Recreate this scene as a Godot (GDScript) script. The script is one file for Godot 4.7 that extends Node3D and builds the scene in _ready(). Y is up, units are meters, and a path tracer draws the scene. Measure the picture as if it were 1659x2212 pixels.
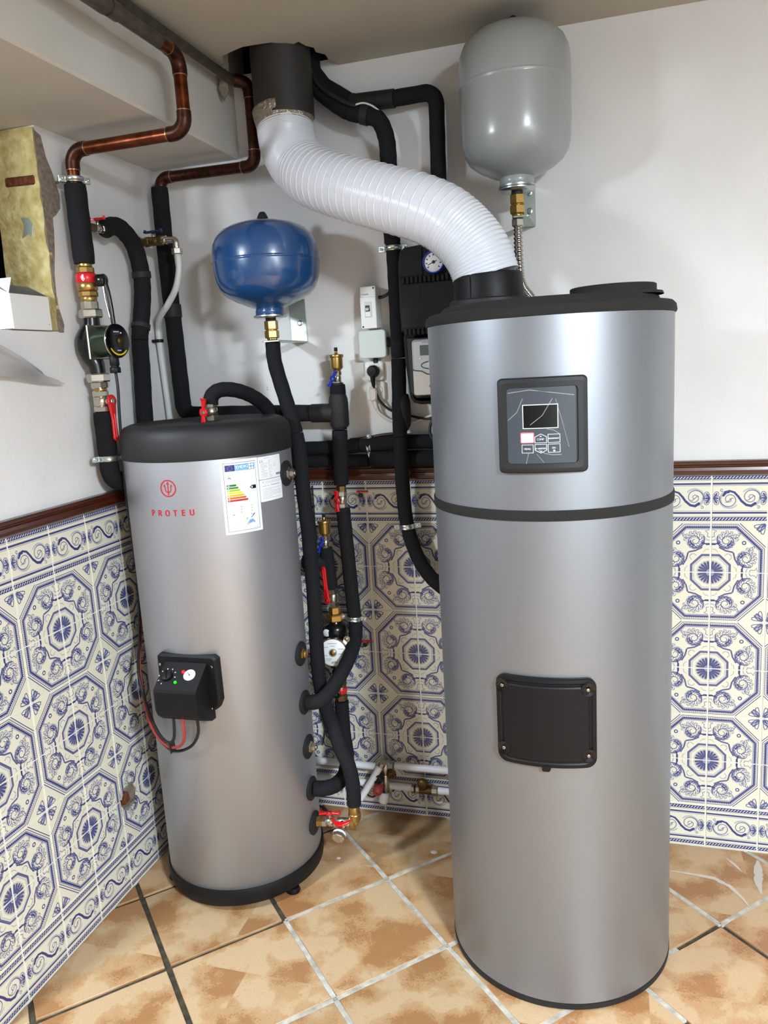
extends Node3D
# A boiler room corner: two hot water tanks, insulated pipework, expansion vessels, azulejo wainscot.

var M := {}
var rng := RandomNumberGenerator.new()
var used := {}


# ---------------------------------------------------------------- mesh builder
class G:
	var p := PackedVector3Array()
	var n := PackedVector3Array()
	var t := PackedVector2Array()
	var ix := PackedInt32Array()

	func vert(a: Vector3, nn: Vector3, uv := Vector2.ZERO) -> int:
		p.append(a)
		n.append(nn)
		t.append(uv)
		return p.size() - 1

	func tri(a: int, b: int, c: int) -> void:
		var f := (p[b] - p[a]).cross(p[c] - p[a])
		if f.dot(n[a] + n[b] + n[c]) > 0.0:
			ix.append_array(PackedInt32Array([a, c, b]))
		else:
			ix.append_array(PackedInt32Array([a, b, c]))

	func quad(a: int, b: int, c: int, d: int) -> void:
		tri(a, b, c)
		tri(a, c, d)

	# four corners in order, facing away from the point «inside»
	func face(a: Vector3, b: Vector3, c: Vector3, d: Vector3, out: Vector3) -> void:
		var f := (b - a).cross(c - a)
		if f.length_squared() < 1e-16:
			f = (c - a).cross(d - a)
		f = f.normalized()
		if f.dot(out) < 0.0:
			f = -f
		quad(vert(a, f, Vector2(0, 0)), vert(b, f, Vector2(1, 0)), vert(c, f, Vector2(1, 1)), vert(d, f, Vector2(0, 1)))

	func mesh(off := Vector3.ZERO) -> ArrayMesh:
		var q := PackedVector3Array()
		q.resize(p.size())
		for i in p.size():
			q[i] = p[i] - off
		var a := []
		a.resize(Mesh.ARRAY_MAX)
		a[Mesh.ARRAY_VERTEX] = q
		a[Mesh.ARRAY_NORMAL] = n
		a[Mesh.ARRAY_TEX_UV] = t
		a[Mesh.ARRAY_INDEX] = ix
		var m := ArrayMesh.new()
		m.add_surface_from_arrays(Mesh.PRIMITIVE_TRIANGLES, a)
		return m

	# profile of (radius, height) from bottom to top round the local Y axis
	func lathe(prof: Array, seg := 32, xf := Transform3D(), flat := false) -> G:
		var k := prof.size()
		var sn := []
		for i in k - 1:
			var d: Vector2 = prof[i + 1] - prof[i]
			sn.append(Vector2(d.y, -d.x).normalized())
		for i in k - 1:
			var n0: Vector2 = sn[i]
			var n1: Vector2 = sn[i]
			if not flat:
				if i > 0 and n0.dot(sn[i - 1]) > 0.7:
					n0 = (n0 + sn[i - 1]).normalized()
				if i < k - 2 and n1.dot(sn[i + 1]) > 0.7:
					n1 = (n1 + sn[i + 1]).normalized()
			var a: Vector2 = prof[i]
			var b: Vector2 = prof[i + 1]
			if flat:
				for s in seg:
					var t0 := TAU * s / seg
					var t1 := TAU * (s + 1) / seg
					var tm := 0.5 * (t0 + t1)
					var nn := xf.basis * Vector3(n0.x * sin(tm), n0.y, n0.x * cos(tm))
					var v0 := vert(xf * Vector3(a.x * sin(t0), a.y, a.x * cos(t0)), nn)
					var v1 := vert(xf * Vector3(a.x * sin(t1), a.y, a.x * cos(t1)), nn)
					var v2 := vert(xf * Vector3(b.x * sin(t1), b.y, b.x * cos(t1)), nn)
					var v3 := vert(xf * Vector3(b.x * sin(t0), b.y, b.x * cos(t0)), nn)
					quad(v0, v1, v2, v3)
			else:
				var base := p.size()
				for s in seg + 1:
					var th := TAU * s / seg
					var sx := sin(th)
					var cx := cos(th)
					vert(xf * Vector3(a.x * sx, a.y, a.x * cx), xf.basis * Vector3(n0.x * sx, n0.y, n0.x * cx), Vector2(float(s) / seg, a.y))
					vert(xf * Vector3(b.x * sx, b.y, b.x * cx), xf.basis * Vector3(n1.x * sx, n1.y, n1.x * cx), Vector2(float(s) / seg, b.y))
				for s in seg:
					var o := base + s * 2
					if a.x > 1e-6:
						tri(o, o + 2, o + 3)
					if b.x > 1e-6:
						tri(o, o + 3, o + 1)
		return self

	func sweep(pts: PackedVector3Array, rad: Variant, seg := 16, caps := true) -> G:
		var k := pts.size()
		var base := p.size()
		var tang := []
		for i in k:
			tang.append((pts[mini(i + 1, k - 1)] - pts[maxi(i - 1, 0)]).normalized())
		var t0: Vector3 = tang[0]
		var nx := t0.cross(Vector3.UP if absf(t0.y) < 0.9 else Vector3.RIGHT).normalized()
		var run := 0.0
		for i in k:
			var tg: Vector3 = tang[i]
			nx = (nx - tg * nx.dot(tg)).normalized()
			var ny := tg.cross(nx)
			var r: float = rad if rad is float else rad[i]
			var slope := 0.0
			if i > 0:
				run += pts[i].distance_to(pts[i - 1])
			if not rad is float:
				var ds := pts[mini(i + 1, k - 1)].distance_to(pts[maxi(i - 1, 0)])
				slope = (rad[mini(i + 1, k - 1)] - rad[maxi(i - 1, 0)]) / maxf(ds, 1e-6)
			for s in seg + 1:
				var th := TAU * s / seg
				var d := nx * cos(th) + ny * sin(th)
				vert(pts[i] + d * r, (d - tg * slope).normalized(), Vector2(float(s) / seg, run))
		for i in k - 1:
			for s in seg:
				var o := base + i * (seg + 1) + s
				quad(o, o + 1, o + seg + 2, o + seg + 1)
		if caps:
			for e in [0, k - 1]:
				var nn: Vector3 = -tang[0] if e == 0 else tang[k - 1]
				var c := vert(pts[e], nn)
				var ring := p.size()
				for s in seg + 1:
					vert(p[base + e * (seg + 1) + s], nn)
				for s in seg:
					tri(c, ring + s, ring + s + 1)
		return self

	func box(size: Vector3, xf := Transform3D(), b := 0.0) -> G:
		var h := size * 0.5
		b = minf(b, minf(h.x, minf(h.y, h.z)) * 0.9)
		for ax in 3:
			for sg in [-1.0, 1.0]:
				var u := (ax + 1) % 3
				var w := (ax + 2) % 3
				var nn := Vector3.ZERO
				nn[ax] = sg
				var q := []
				for c in [[-1, -1], [1, -1], [1, 1], [-1, 1]]:
					var a := Vector3.ZERO
					a[ax] = sg * h[ax]
					a[u] = c[0] * (h[u] - b)
					a[w] = c[1] * (h[w] - b)
					q.append(vert(xf * a, xf.basis * nn, Vector2(c[0] * 0.5 + 0.5, 0.5 - c[1] * 0.5)))
				quad(q[0], q[1], q[2], q[3])
		if b > 0.0:
			for ax in 3:
				var u := (ax + 1) % 3
				var w := (ax + 2) % 3
				for c in [[-1, -1], [1, -1], [1, 1], [-1, 1]]:
					var e := []
					for s in [[-1, 0], [1, 0], [1, 1], [-1, 1]]:
						var a := Vector3.ZERO
						a[ax] = s[0] * (h[ax] - b)
						a[u] = c[0] * (h[u] - (b if s[1] == 1 else 0.0))
						a[w] = c[1] * (h[w] - (0.0 if s[1] == 1 else b))
						e.append(xf * a)
					var o := Vector3.ZERO
					o[u] = c[0]
					o[w] = c[1]
					face(e[0], e[1], e[2], e[3], xf.basis * o)
			for i in 8:
				var s := Vector3(1 if i & 1 else -1, 1 if i & 2 else -1, 1 if i & 4 else -1)
				var nn := (xf.basis * s).normalized()
				var a := vert(xf * (s * Vector3(h.x, h.y - b, h.z - b)), nn)
				var c := vert(xf * (s * Vector3(h.x - b, h.y, h.z - b)), nn)
				var d := vert(xf * (s * Vector3(h.x - b, h.y - b, h.z)), nn)
				tri(a, c, d)
		return self

	# a flat outline pushed from z0 to z1 in the local frame, its front edge chamfered by b
	func plate(outline: PackedVector2Array, z0: float, z1: float, xf := Transform3D(), b := 0.0, uvr := Rect2(0, 0, 1, 1)) -> G:
		var k := outline.size()
		var area := 0.0
		for i in k:
			area += outline[i].cross(outline[(i + 1) % k])
		var o := outline.duplicate()
		if area < 0.0:
			o.reverse()
		var inn := PackedVector2Array()
		for i in k:
			var d0 := (o[i] - o[(i + k - 1) % k]).normalized()
			var d1 := (o[(i + 1) % k] - o[i]).normalized()
			var nn := Vector2(-d0.y - d1.y, d0.x + d1.x)
			nn = nn / maxf(0.3, nn.length_squared() * 0.5)
			inn.append(o[i] + nn * b)
		var tris := Geometry2D.triangulate_polygon(inn if b > 0.0 else o)
		var front := p.size()
		for q in inn:
			vert(xf * Vector3(q.x, q.y, z1), xf.basis * Vector3(0, 0, 1), (q - uvr.position) / uvr.size)
		for i in range(0, tris.size(), 3):
			tri(front + tris[i], front + tris[i + 1], front + tris[i + 2])
		var back := p.size()
		for q in o:
			vert(xf * Vector3(q.x, q.y, z0), xf.basis * Vector3(0, 0, -1))
		var tb := Geometry2D.triangulate_polygon(o)
		for i in range(0, tb.size(), 3):
			tri(back + tb[i], back + tb[i + 1], back + tb[i + 2])
		for i in k:
			var j := (i + 1) % k
			var e := o[j] - o[i]
			var out := xf.basis * Vector3(e.y, -e.x, 0)
			face(xf * Vector3(o[i].x, o[i].y, z0), xf * Vector3(o[j].x, o[j].y, z0), xf * Vector3(o[j].x, o[j].y, z1 - b), xf * Vector3(o[i].x, o[i].y, z1 - b), out)
			if b > 0.0:
				face(xf * Vector3(o[i].x, o[i].y, z1 - b), xf * Vector3(o[j].x, o[j].y, z1 - b), xf * Vector3(inn[j].x, inn[j].y, z1), xf * Vector3(inn[i].x, inn[i].y, z1), out + xf.basis * Vector3(0, 0, 1e-4))
		return self

	# a rounded rectangle laid on a surface: map(u, v, d) gives the point, layers are [inset, lift]
	func pad(w: float, h: float, r: float, layers: Array, map: Callable, cols := 10) -> G:
		var us := PackedFloat32Array()
		for i in 7:
			us.append(-w / 2 + r - r * cos(PI / 2 * i / 6.0))
		for i in range(1, cols):
			us.append(lerpf(-w / 2 + r, w / 2 - r, float(i) / cols))
		for i in 7:
			us.append(w / 2 - r + r * sin(PI / 2 * i / 6.0))
		var m := us.size()
		var rings := []
		for l in layers:
			var s: float = l[0]
			var ring := []
			for side in 2:
				for i in m:
					var ii := i if side == 0 else m - 1 - i
					var u := us[ii]
					var c := maxf(0.0, absf(u) - (w / 2 - r))
					var v := h / 2 - r + sqrt(maxf(0.0, r * r - c * c))
					v = v if side == 0 else -v
					ring.append(Vector2(u * (w - 2 * s) / w, v * (h - 2 * s) / h))
			rings.append(ring)
		var tot := m * 2
		for k in layers.size() - 1:
			for i in tot:
				var j := (i + 1) % tot
				var a: Vector2 = rings[k][i]
				var b: Vector2 = rings[k][j]
				var c: Vector2 = rings[k + 1][j]
				var d: Vector2 = rings[k + 1][i]
				var mid := (a + b) * 0.5
				var out: Vector3 = map.call(mid.x * 1.05, mid.y * 1.05, layers[k][1] + 0.002) - map.call(mid.x * 0.97, mid.y * 0.97, layers[k][1])
				if a.distance_to(b) > 1e-7 or c.distance_to(d) > 1e-7:
					face(map.call(a.x, a.y, layers[k][1]), map.call(b.x, b.y, layers[k][1]), map.call(c.x, c.y, layers[k + 1][1]), map.call(d.x, d.y, layers[k + 1][1]), out)
		var top: float = layers[layers.size() - 1][1]
		var last: Array = rings[layers.size() - 1]
		var s2: float = layers[layers.size() - 1][0]
		var base := p.size()
		for i in m:
			for q in [last[i], last[tot - 1 - i]]:
				var here: Vector3 = map.call(q.x, q.y, top)
				var nn: Vector3 = (map.call(q.x, q.y, top + 0.01) - here).normalized()
				vert(here, nn, Vector2(q.x / (w - 2 * s2) + 0.5, 0.5 - q.y / (h - 2 * s2)))
		for i in m - 1:
			var o := base + i * 2
			quad(o, o + 1, o + 3, o + 2)
		return self

	# flat print: a line of some width laid on a surface
	func ribbon(pts: Array, width: float, map: Callable, d := 0.0006, closed := false) -> G:
		var k := pts.size()
		var base := p.size()
		for i in k:
			var a: Vector2 = pts[(i + k - 1) % k] if closed else pts[maxi(i - 1, 0)]
			var b: Vector2 = pts[(i + 1) % k] if closed else pts[mini(i + 1, k - 1)]
			var tg := (b - a).normalized()
			var nm := Vector2(-tg.y, tg.x) * width * 0.5
			for s in [1.0, -1.0]:
				var q: Vector2 = pts[i] + nm * s
				var here: Vector3 = map.call(q.x, q.y, d)
				vert(here, (map.call(q.x, q.y, d + 0.01) - here).normalized())
		for i in (k if closed else k - 1):
			var o := base + i * 2
			var q := base + ((i + 1) % k) * 2
			quad(o, o + 1, q + 1, q)
		return self


# ---------------------------------------------------------------- scene helpers
func numbered(called: String) -> String:
	if not used.has(called):
		used[called] = 0
		return called
	used[called] += 1
	return "%s_%03d" % [called, used[called]]


func tag(o: Node3D, label: String, category: String, group := "") -> Node3D:
	o.set_meta("label", label)
	o.set_meta("category", category)
	if group:
		o.set_meta("group", group)
	return o


func thing(called: String, label: String, category: String, at: Vector3, group := "") -> Node3D:
	var o := Node3D.new()
	o.name = numbered(called)
	add_child(o)
	o.position = at
	return tag(o, label, category, group)


func origin_of(n: Node) -> Vector3:
	var s := Vector3.ZERO
	while n is Node3D and n != self:
		s += n.position
		n = n.get_parent()
	return s


# every shape is given in room coordinates; the mesh is stored relative to its parent
func part(called: String, g: G, m: Material, parent: Node) -> MeshInstance3D:
	var o := MeshInstance3D.new()
	o.name = called
	o.mesh = g.mesh(origin_of(parent))
	o.material_override = m
	parent.add_child(o, true)
	return o


func whole(called: String, g: G, m: Material, at: Vector3, label: String, category: String, group := "") -> MeshInstance3D:
	var o := MeshInstance3D.new()
	o.name = numbered(called)
	o.mesh = g.mesh(at)
	o.material_override = m
	add_child(o)
	o.position = at
	tag(o, label, category, group)
	return o


func struct(called: String, g: G, m: Material, kind := "structure") -> MeshInstance3D:
	var o := MeshInstance3D.new()
	o.name = called
	o.mesh = g.mesh()
	o.material_override = m
	add_child(o, true)
	o.set_meta("kind", kind)
	return o


func mat(called: String, c: Color, rough := 0.6, metal := 0.0, spec := 0.5) -> StandardMaterial3D:
	var m := StandardMaterial3D.new()
	m.resource_name = called
	m.albedo_color = c
	m.roughness = rough
	m.metallic = metal
	m.metallic_specular = spec
	M[called] = m
	return m


func noise_tex(seed_: int, freq: float, lo: Color, hi: Color, size := 256, oct := 4, normal := false, bump := 4.0) -> NoiseTexture2D:
	var f := FastNoiseLite.new()
	f.seed = seed_
	f.frequency = freq
	f.fractal_octaves = oct
	var t := NoiseTexture2D.new()
	t.width = size
	t.height = size
	t.seamless = true
	t.noise = f
	if normal:
		t.as_normal_map = true
		t.bump_strength = bump
	else:
		var g := Gradient.new()
		g.set_color(0, lo)
		g.set_color(1, hi)
		t.color_ramp = g
	return t


func planar(m: StandardMaterial3D, scale: float, world := true) -> void:
	m.uv1_triplanar = true
	m.uv1_world_triplanar = world
	m.uv1_scale = Vector3.ONE * scale


func frame(at: Vector3, y: Vector3, z: Vector3) -> Transform3D:
	y = y.normalized()
	z = (z - y * z.dot(y)).normalized()
	return Transform3D(Basis(y.cross(z), y, z), at)


func smooth(pts: Array, per := 8) -> PackedVector3Array:
	var out := PackedVector3Array()
	var k := pts.size()
	for i in k - 1:
		var a: Vector3 = pts[maxi(i - 1, 0)]
		var b: Vector3 = pts[i]
		var c: Vector3 = pts[i + 1]
		var d: Vector3 = pts[mini(i + 2, k - 1)]
		for s in per:
			out.append(b.cubic_interpolate(c, a, d, float(s) / per))
	out.append(pts[k - 1])
	return out


# straight runs joined by arcs of radius r
func rounded(pts: Array, r: float, per := 8) -> PackedVector3Array:
	var out := PackedVector3Array([pts[0]])
	for i in range(1, pts.size() - 1):
		var c: Vector3 = pts[i]
		var d0: Vector3 = (pts[i - 1] - c).normalized()
		var d1: Vector3 = (pts[i + 1] - c).normalized()
		var half := d0.angle_to(d1) / 2.0
		var cut := r / tan(half)
		var ctr: Vector3 = c + (d0 + d1).normalized() * (r / sin(half))
		var a := c + d0 * cut - ctr
		var b := c + d1 * cut - ctr
		for s in per + 1:
			out.append(ctr + a.slerp(b, float(s) / per))
	out.append(pts[pts.size() - 1])
	return out


func rrect(w: float, h: float, r: float, cx := 0.0, cy := 0.0) -> PackedVector2Array:
	var o := PackedVector2Array()
	for q in 4:
		var c := Vector2((w / 2 - r) * (1 if q in [0, 3] else -1), (h / 2 - r) * (1 if q < 2 else -1))
		for s in 6:
			var a := PI / 2 * (q + s / 5.0)
			o.append(Vector2(cx, cy) + c + Vector2(cos(a), sin(a)) * r)
	return o


func on_cyl(c: Vector3, R: float, az: float, y0: float) -> Callable:
	return func(u: float, v: float, d: float) -> Vector3:
		var a := deg_to_rad(az) + u / R
		return Vector3(c.x + (R + d) * sin(a), y0 + v, c.z + (R + d) * cos(a))


func on_plane(xf: Transform3D) -> Callable:
	return func(u: float, v: float, d: float) -> Vector3:
		return xf * Vector3(u, v, d)


# lettering as thin geometry, bent onto a surface; h is the capital height
func lettering(g: G, text: String, h: float, map: Callable, d := 0.0008, bold := true, width := 0.0) -> G:
	var tm := TextMesh.new()
	var f := SystemFont.new()
	f.font_names = PackedStringArray(["Droid Sans"])
	f.font_weight = 700 if bold else 400
	tm.font = f
	tm.text = text
	tm.font_size = 64
	tm.pixel_size = 0.01
	tm.depth = 0.0
	tm.curve_step = 2.0
	var a := tm.get_mesh_arrays()
	var v: PackedVector3Array = a[Mesh.ARRAY_VERTEX]
	if v.is_empty():
		return g
	var lo := v[0]
	var hi := v[0]
	for q in v:
		lo = lo.min(q)
		hi = hi.max(q)
	var s := h / maxf(hi.y - lo.y, 1e-6)
	var sx := s if width == 0.0 else width / (hi.x - lo.x)
	var mid := (lo + hi) * 0.5
	var base := g.p.size()
	for q in v:
		var x := (q.x - mid.x) * sx
		var y := (q.y - mid.y) * s
		var here: Vector3 = map.call(x, y, d)
		g.vert(here, (map.call(x, y, d + 0.01) - here).normalized())
	var ind: PackedInt32Array = a[Mesh.ARRAY_INDEX] if a[Mesh.ARRAY_INDEX] != null else PackedInt32Array(range(v.size()))
	for i in range(0, ind.size() - 2, 3):
		g.tri(base + ind[i], base + ind[i + 1], base + ind[i + 2])
	return g


func tube(pts: PackedVector3Array, r: Variant, seg := 16) -> G:
	return G.new().sweep(pts, r, seg)


func spin(prof: Array, xf: Transform3D, seg := 32, flat := false) -> G:
	return G.new().lathe(prof, seg, xf, flat)


func nut(g: G, r: float, y0: float, y1: float, xf: Transform3D, sides := 6) -> G:
	var c := r * 0.12
	return g.lathe([Vector2(0, y0), Vector2(r - c, y0), Vector2(r, y0 + c), Vector2(r, y1 - c), Vector2(r - c, y1), Vector2(0, y1)], sides, xf, true)


func can(g: G, r: float, y0: float, y1: float, xf: Transform3D, b := 0.001, seg := 28) -> G:
	return g.lathe([Vector2(0, y0), Vector2(r - b, y0), Vector2(r, y0 + b), Vector2(r, y1 - b), Vector2(r - b, y1), Vector2(0, y1)], seg, xf)


# ---------------------------------------------------------------- painted prints
class Ink:
	var w: int
	var h: int
	var a: PackedFloat32Array
	var b: PackedFloat32Array

	func _init(ww: int, hh: int) -> void:
		w = ww
		h = hh
		a.resize(w * h)
		b.resize(w * h)

	# a stroke between two points in units of the picture's width; layer 0 is the dark line, 1 the pale wash
	func line(p: Vector2, q: Vector2, hw: float, layer := 0, val := 1.0, soft := 0.004) -> void:
		p *= w
		q *= w
		hw *= w
		soft = maxf(soft * w, 0.8)
		var r := hw + soft
		var d := q - p
		var l2 := maxf(d.length_squared(), 1e-6)
		for y in range(maxi(0, int(minf(p.y, q.y) - r)), mini(h, int(maxf(p.y, q.y) + r) + 2)):
			for x in range(maxi(0, int(minf(p.x, q.x) - r)), mini(w, int(maxf(p.x, q.x) + r) + 2)):
				var c := Vector2(x + 0.5, y + 0.5)
				var k := clampf((c - p).dot(d) / l2, 0.0, 1.0)
				var e := clampf((hw + soft * 0.5 - c.distance_to(p + d * k)) / soft, 0.0, 1.0)
				if e > 0.0:
					var i := y * w + x
					if layer == 0:
						a[i] = maxf(a[i], e * val)
					elif layer == 1:
						b[i] = maxf(b[i], e * val)
					else:
						a[i] *= 1.0 - e * val
						b[i] *= 1.0 - e * val

	func path(pts: Array, hw0: float, hw1 := -1.0, layer := 0, val := 1.0, soft := 0.004) -> void:
		if hw1 < 0.0:
			hw1 = hw0
		for i in pts.size() - 1:
			line(pts[i], pts[i + 1], lerpf(hw0, hw1, (i + 0.5) / (pts.size() - 1)), layer, val, soft)

	func picture(paper: Color, wash: Color, dark: Color) -> ImageTexture:
		var im := Image.create(w, h, false, Image.FORMAT_RGB8)
		for y in h:
			for x in w:
				var i := y * w + x
				im.set_pixel(x, y, paper.lerp(wash, b[i]).lerp(dark, a[i]))
		return ImageTexture.create_from_image(im)


func spiral(c: Vector2, r0: float, r1: float, a0: float, turns: float, n := 26) -> Array:
	var o := []
	for i in n + 1:
		var t := float(i) / n
		var a := deg_to_rad(a0) + TAU * turns * t
		o.append(c + Vector2(cos(a), sin(a)) * lerpf(r0, r1, pow(t, 0.75)))
	return o


func mirrored(pts: Array) -> Array:
	return pts.map(func(q: Vector2) -> Vector2: return Vector2(q.y, q.x))


# one quarter of the octagon pattern: the octagon's centre is at (0, 0), the small flower at (1, 1)
func paint_tile() -> ImageTexture:
	var k := Ink.new(384, 384)
	var oct := func(r: float, cut: float) -> Array: return [Vector2(-0.1, r), Vector2(cut - r, r), Vector2(r, cut - r), Vector2(r, -0.1)]
	k.path(oct.call(0.905, 1.36), 0.034, -1, 1, 0.55, 0.03)
	k.path(oct.call(0.925, 1.385), 0.024, -1, 0, 0.95)
	k.path(oct.call(0.882, 1.335), 0.005, -1, 0, 0.45)
	k.path(oct.call(0.975, 1.455), 0.006, -1, 0, 0.9)
	k.line(Vector2(0.52, 0.99), Vector2(0.99, 0.52), 0.007, 0, 0.95)
	var bead: Array = oct.call(0.937, 1.402)
	for i in 3:
		var p: Vector2 = bead[i]
		var q: Vector2 = bead[i + 1]
		var cnt := int(p.distance_to(q) / 0.034)
		for j in cnt:
			var c := p.lerp(q, (j + 0.5) / cnt)
			k.line(c, c, 0.0105, 2, 0.9)
	k.path(oct.call(0.345, 0.49), 0.022, -1, 0, 0.72, 0.008)
	k.path(oct.call(0.362, 0.512), 0.005, -1, 0, 0.95)
	k.path(oct.call(0.298, 0.425), 0.007, -1, 1, 0.6, 0.02)
	for i in 5:
		var a := deg_to_rad(9 + 18 * i)
		var d := Vector2(cos(a), sin(a))
		k.path([d * 0.07, d * 0.12, d * 0.165, d * 0.20], 0.014, 0.026, 0, 0.82, 0.006)
		k.path(spiral(d * 0.205, 0.036, 0.036, rad_to_deg(a) - 80, 0.45, 8), 0.0035, -1, 0, 0.5)
	k.line(Vector2(0.0, 0.0), Vector2(0.0, 0.0), 0.05, 1, 0.9)
	k.path(spiral(Vector2.ZERO, 0.062, 0.062, 0, 0.25, 10), 0.006, -1, 0, 0.8)
	k.path(spiral(Vector2(0.60, 0.60), 0.032, 0.032, 0, 1.0, 16), 0.009)
	for half in 2:
		var put := func(pts: Array, h0: float, h1: float, layer: int, val: float, soft := 0.004) -> void:
			k.path(pts if half == 0 else mirrored(pts), h0, h1, layer, val, soft)
		var c := Vector2(0.28, 0.64)
		put.call(spiral(c, 0.155, 0.14, 190, 0.75), 0.034, 0.012, 1, 0.42, 0.03)
		put.call(spiral(c, 0.192, 0.028, 150, 1.8, 44), 0.0100, 0.005, 0, 0.85)
		put.call(spiral(c, 0.150, 0.06, 180, 0.9, 22), 0.0055, 0.0035, 0, 0.65)
		for i in 13:
			var a := 10.0 + 27.0 * i
			var r := 0.190 - 0.005 * i
			var e := c + Vector2(cos(deg_to_rad(a)), sin(deg_to_rad(a))) * r
			put.call(spiral(e, 0.034, 0.026, a - 110, 0.55, 8), 0.006, 0.0035, 0, 0.8)
			var f := c + Vector2(cos(deg_to_rad(a + 30)), sin(deg_to_rad(a + 30))) * (r * 0.45)
			var mm := e.lerp(f, 0.5) + Vector2(cos(deg_to_rad(a + 90)), sin(deg_to_rad(a + 90))) * 0.022
			put.call([e, e.lerp(mm, 0.6), mm, f], 0.0075, 0.003, 0, 0.75)
			put.call([e.lerp(mm, 0.3), mm], 0.014, 0.006, 1, 0.4, 0.01)
		put.call([c + Vector2(0.02, -0.09), c + Vector2(0.07, -0.055), c + Vector2(0.085, 0.0)], 0.018, 0.008, 0, 0.9)
		put.call([c + Vector2(-0.09, 0.02), c + Vector2(-0.05, 0.07)], 0.012, 0.006, 0, 0.85)
		put.call([Vector2(-0.02, 0.575), Vector2(0.06, 0.572), Vector2(0.15, 0.60)], 0.022, 0.010, 0, 0.95)
		put.call([Vector2(0.15, 0.50), Vector2(0.26, 0.44), Vector2(0.39, 0.41)], 0.012, 0.016, 0, 0.8)
		put.call([Vector2(-0.02, 0.70), Vector2(0.05, 0.73), Vector2(0.04, 0.80), Vector2(0.09, 0.84), Vector2(0.02, 0.86)], 0.006, 0.004, 0, 0.75)
		put.call([Vector2(-0.02, 0.64), Vector2(0.06, 0.66), Vector2(0.09, 0.72)], 0.014, 0.004, 1, 0.6)
		put.call(spiral(Vector2(0.50, 0.78), 0.035, 0.012, 200, 0.9, 12), 0.006, 0.004, 0, 0.8)
		put.call([Vector2(0.44, 0.70), Vector2(0.50, 0.72), Vector2(0.53, 0.79)], 0.007, 0.004, 0, 0.8)
		put.call([Vector2(0.02, 0.47), Vector2(0.08, 0.46), Vector2(0.12, 0.41)], 0.005, 0.003, 0, 0.6)
		put.call([Vector2(0.25, 0.34), Vector2(0.30, 0.38), Vector2(0.38, 0.34)], 0.005, 0.003, 0, 0.65)
		# petals of the little flower at the far corner
		put.call([Vector2(0.975, 0.955), Vector2(0.93, 0.93), Vector2(0.86, 0.90)], 0.022, 0.030, 1, 0.75, 0.03)
		put.call([Vector2(0.98, 0.93), Vector2(0.93, 0.865), Vector2(0.865, 0.845), Vector2(0.82, 0.87), Vector2(0.84, 0.90), Vector2(0.79, 0.905), Vector2(0.775, 0.945), Vector2(0.82, 0.965), Vector2(0.90, 0.975), Vector2(0.985, 0.965)], 0.0075, 0.0065, 0, 0.9)
		put.call([Vector2(0.975, 0.95), Vector2(0.92, 0.92), Vector2(0.86, 0.905)], 0.010, 0.004, 0, 0.85)
	return k.picture(Color(0.86, 0.842, 0.765), Color(0.50, 0.52, 0.65), Color(0.165, 0.185, 0.42))


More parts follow.
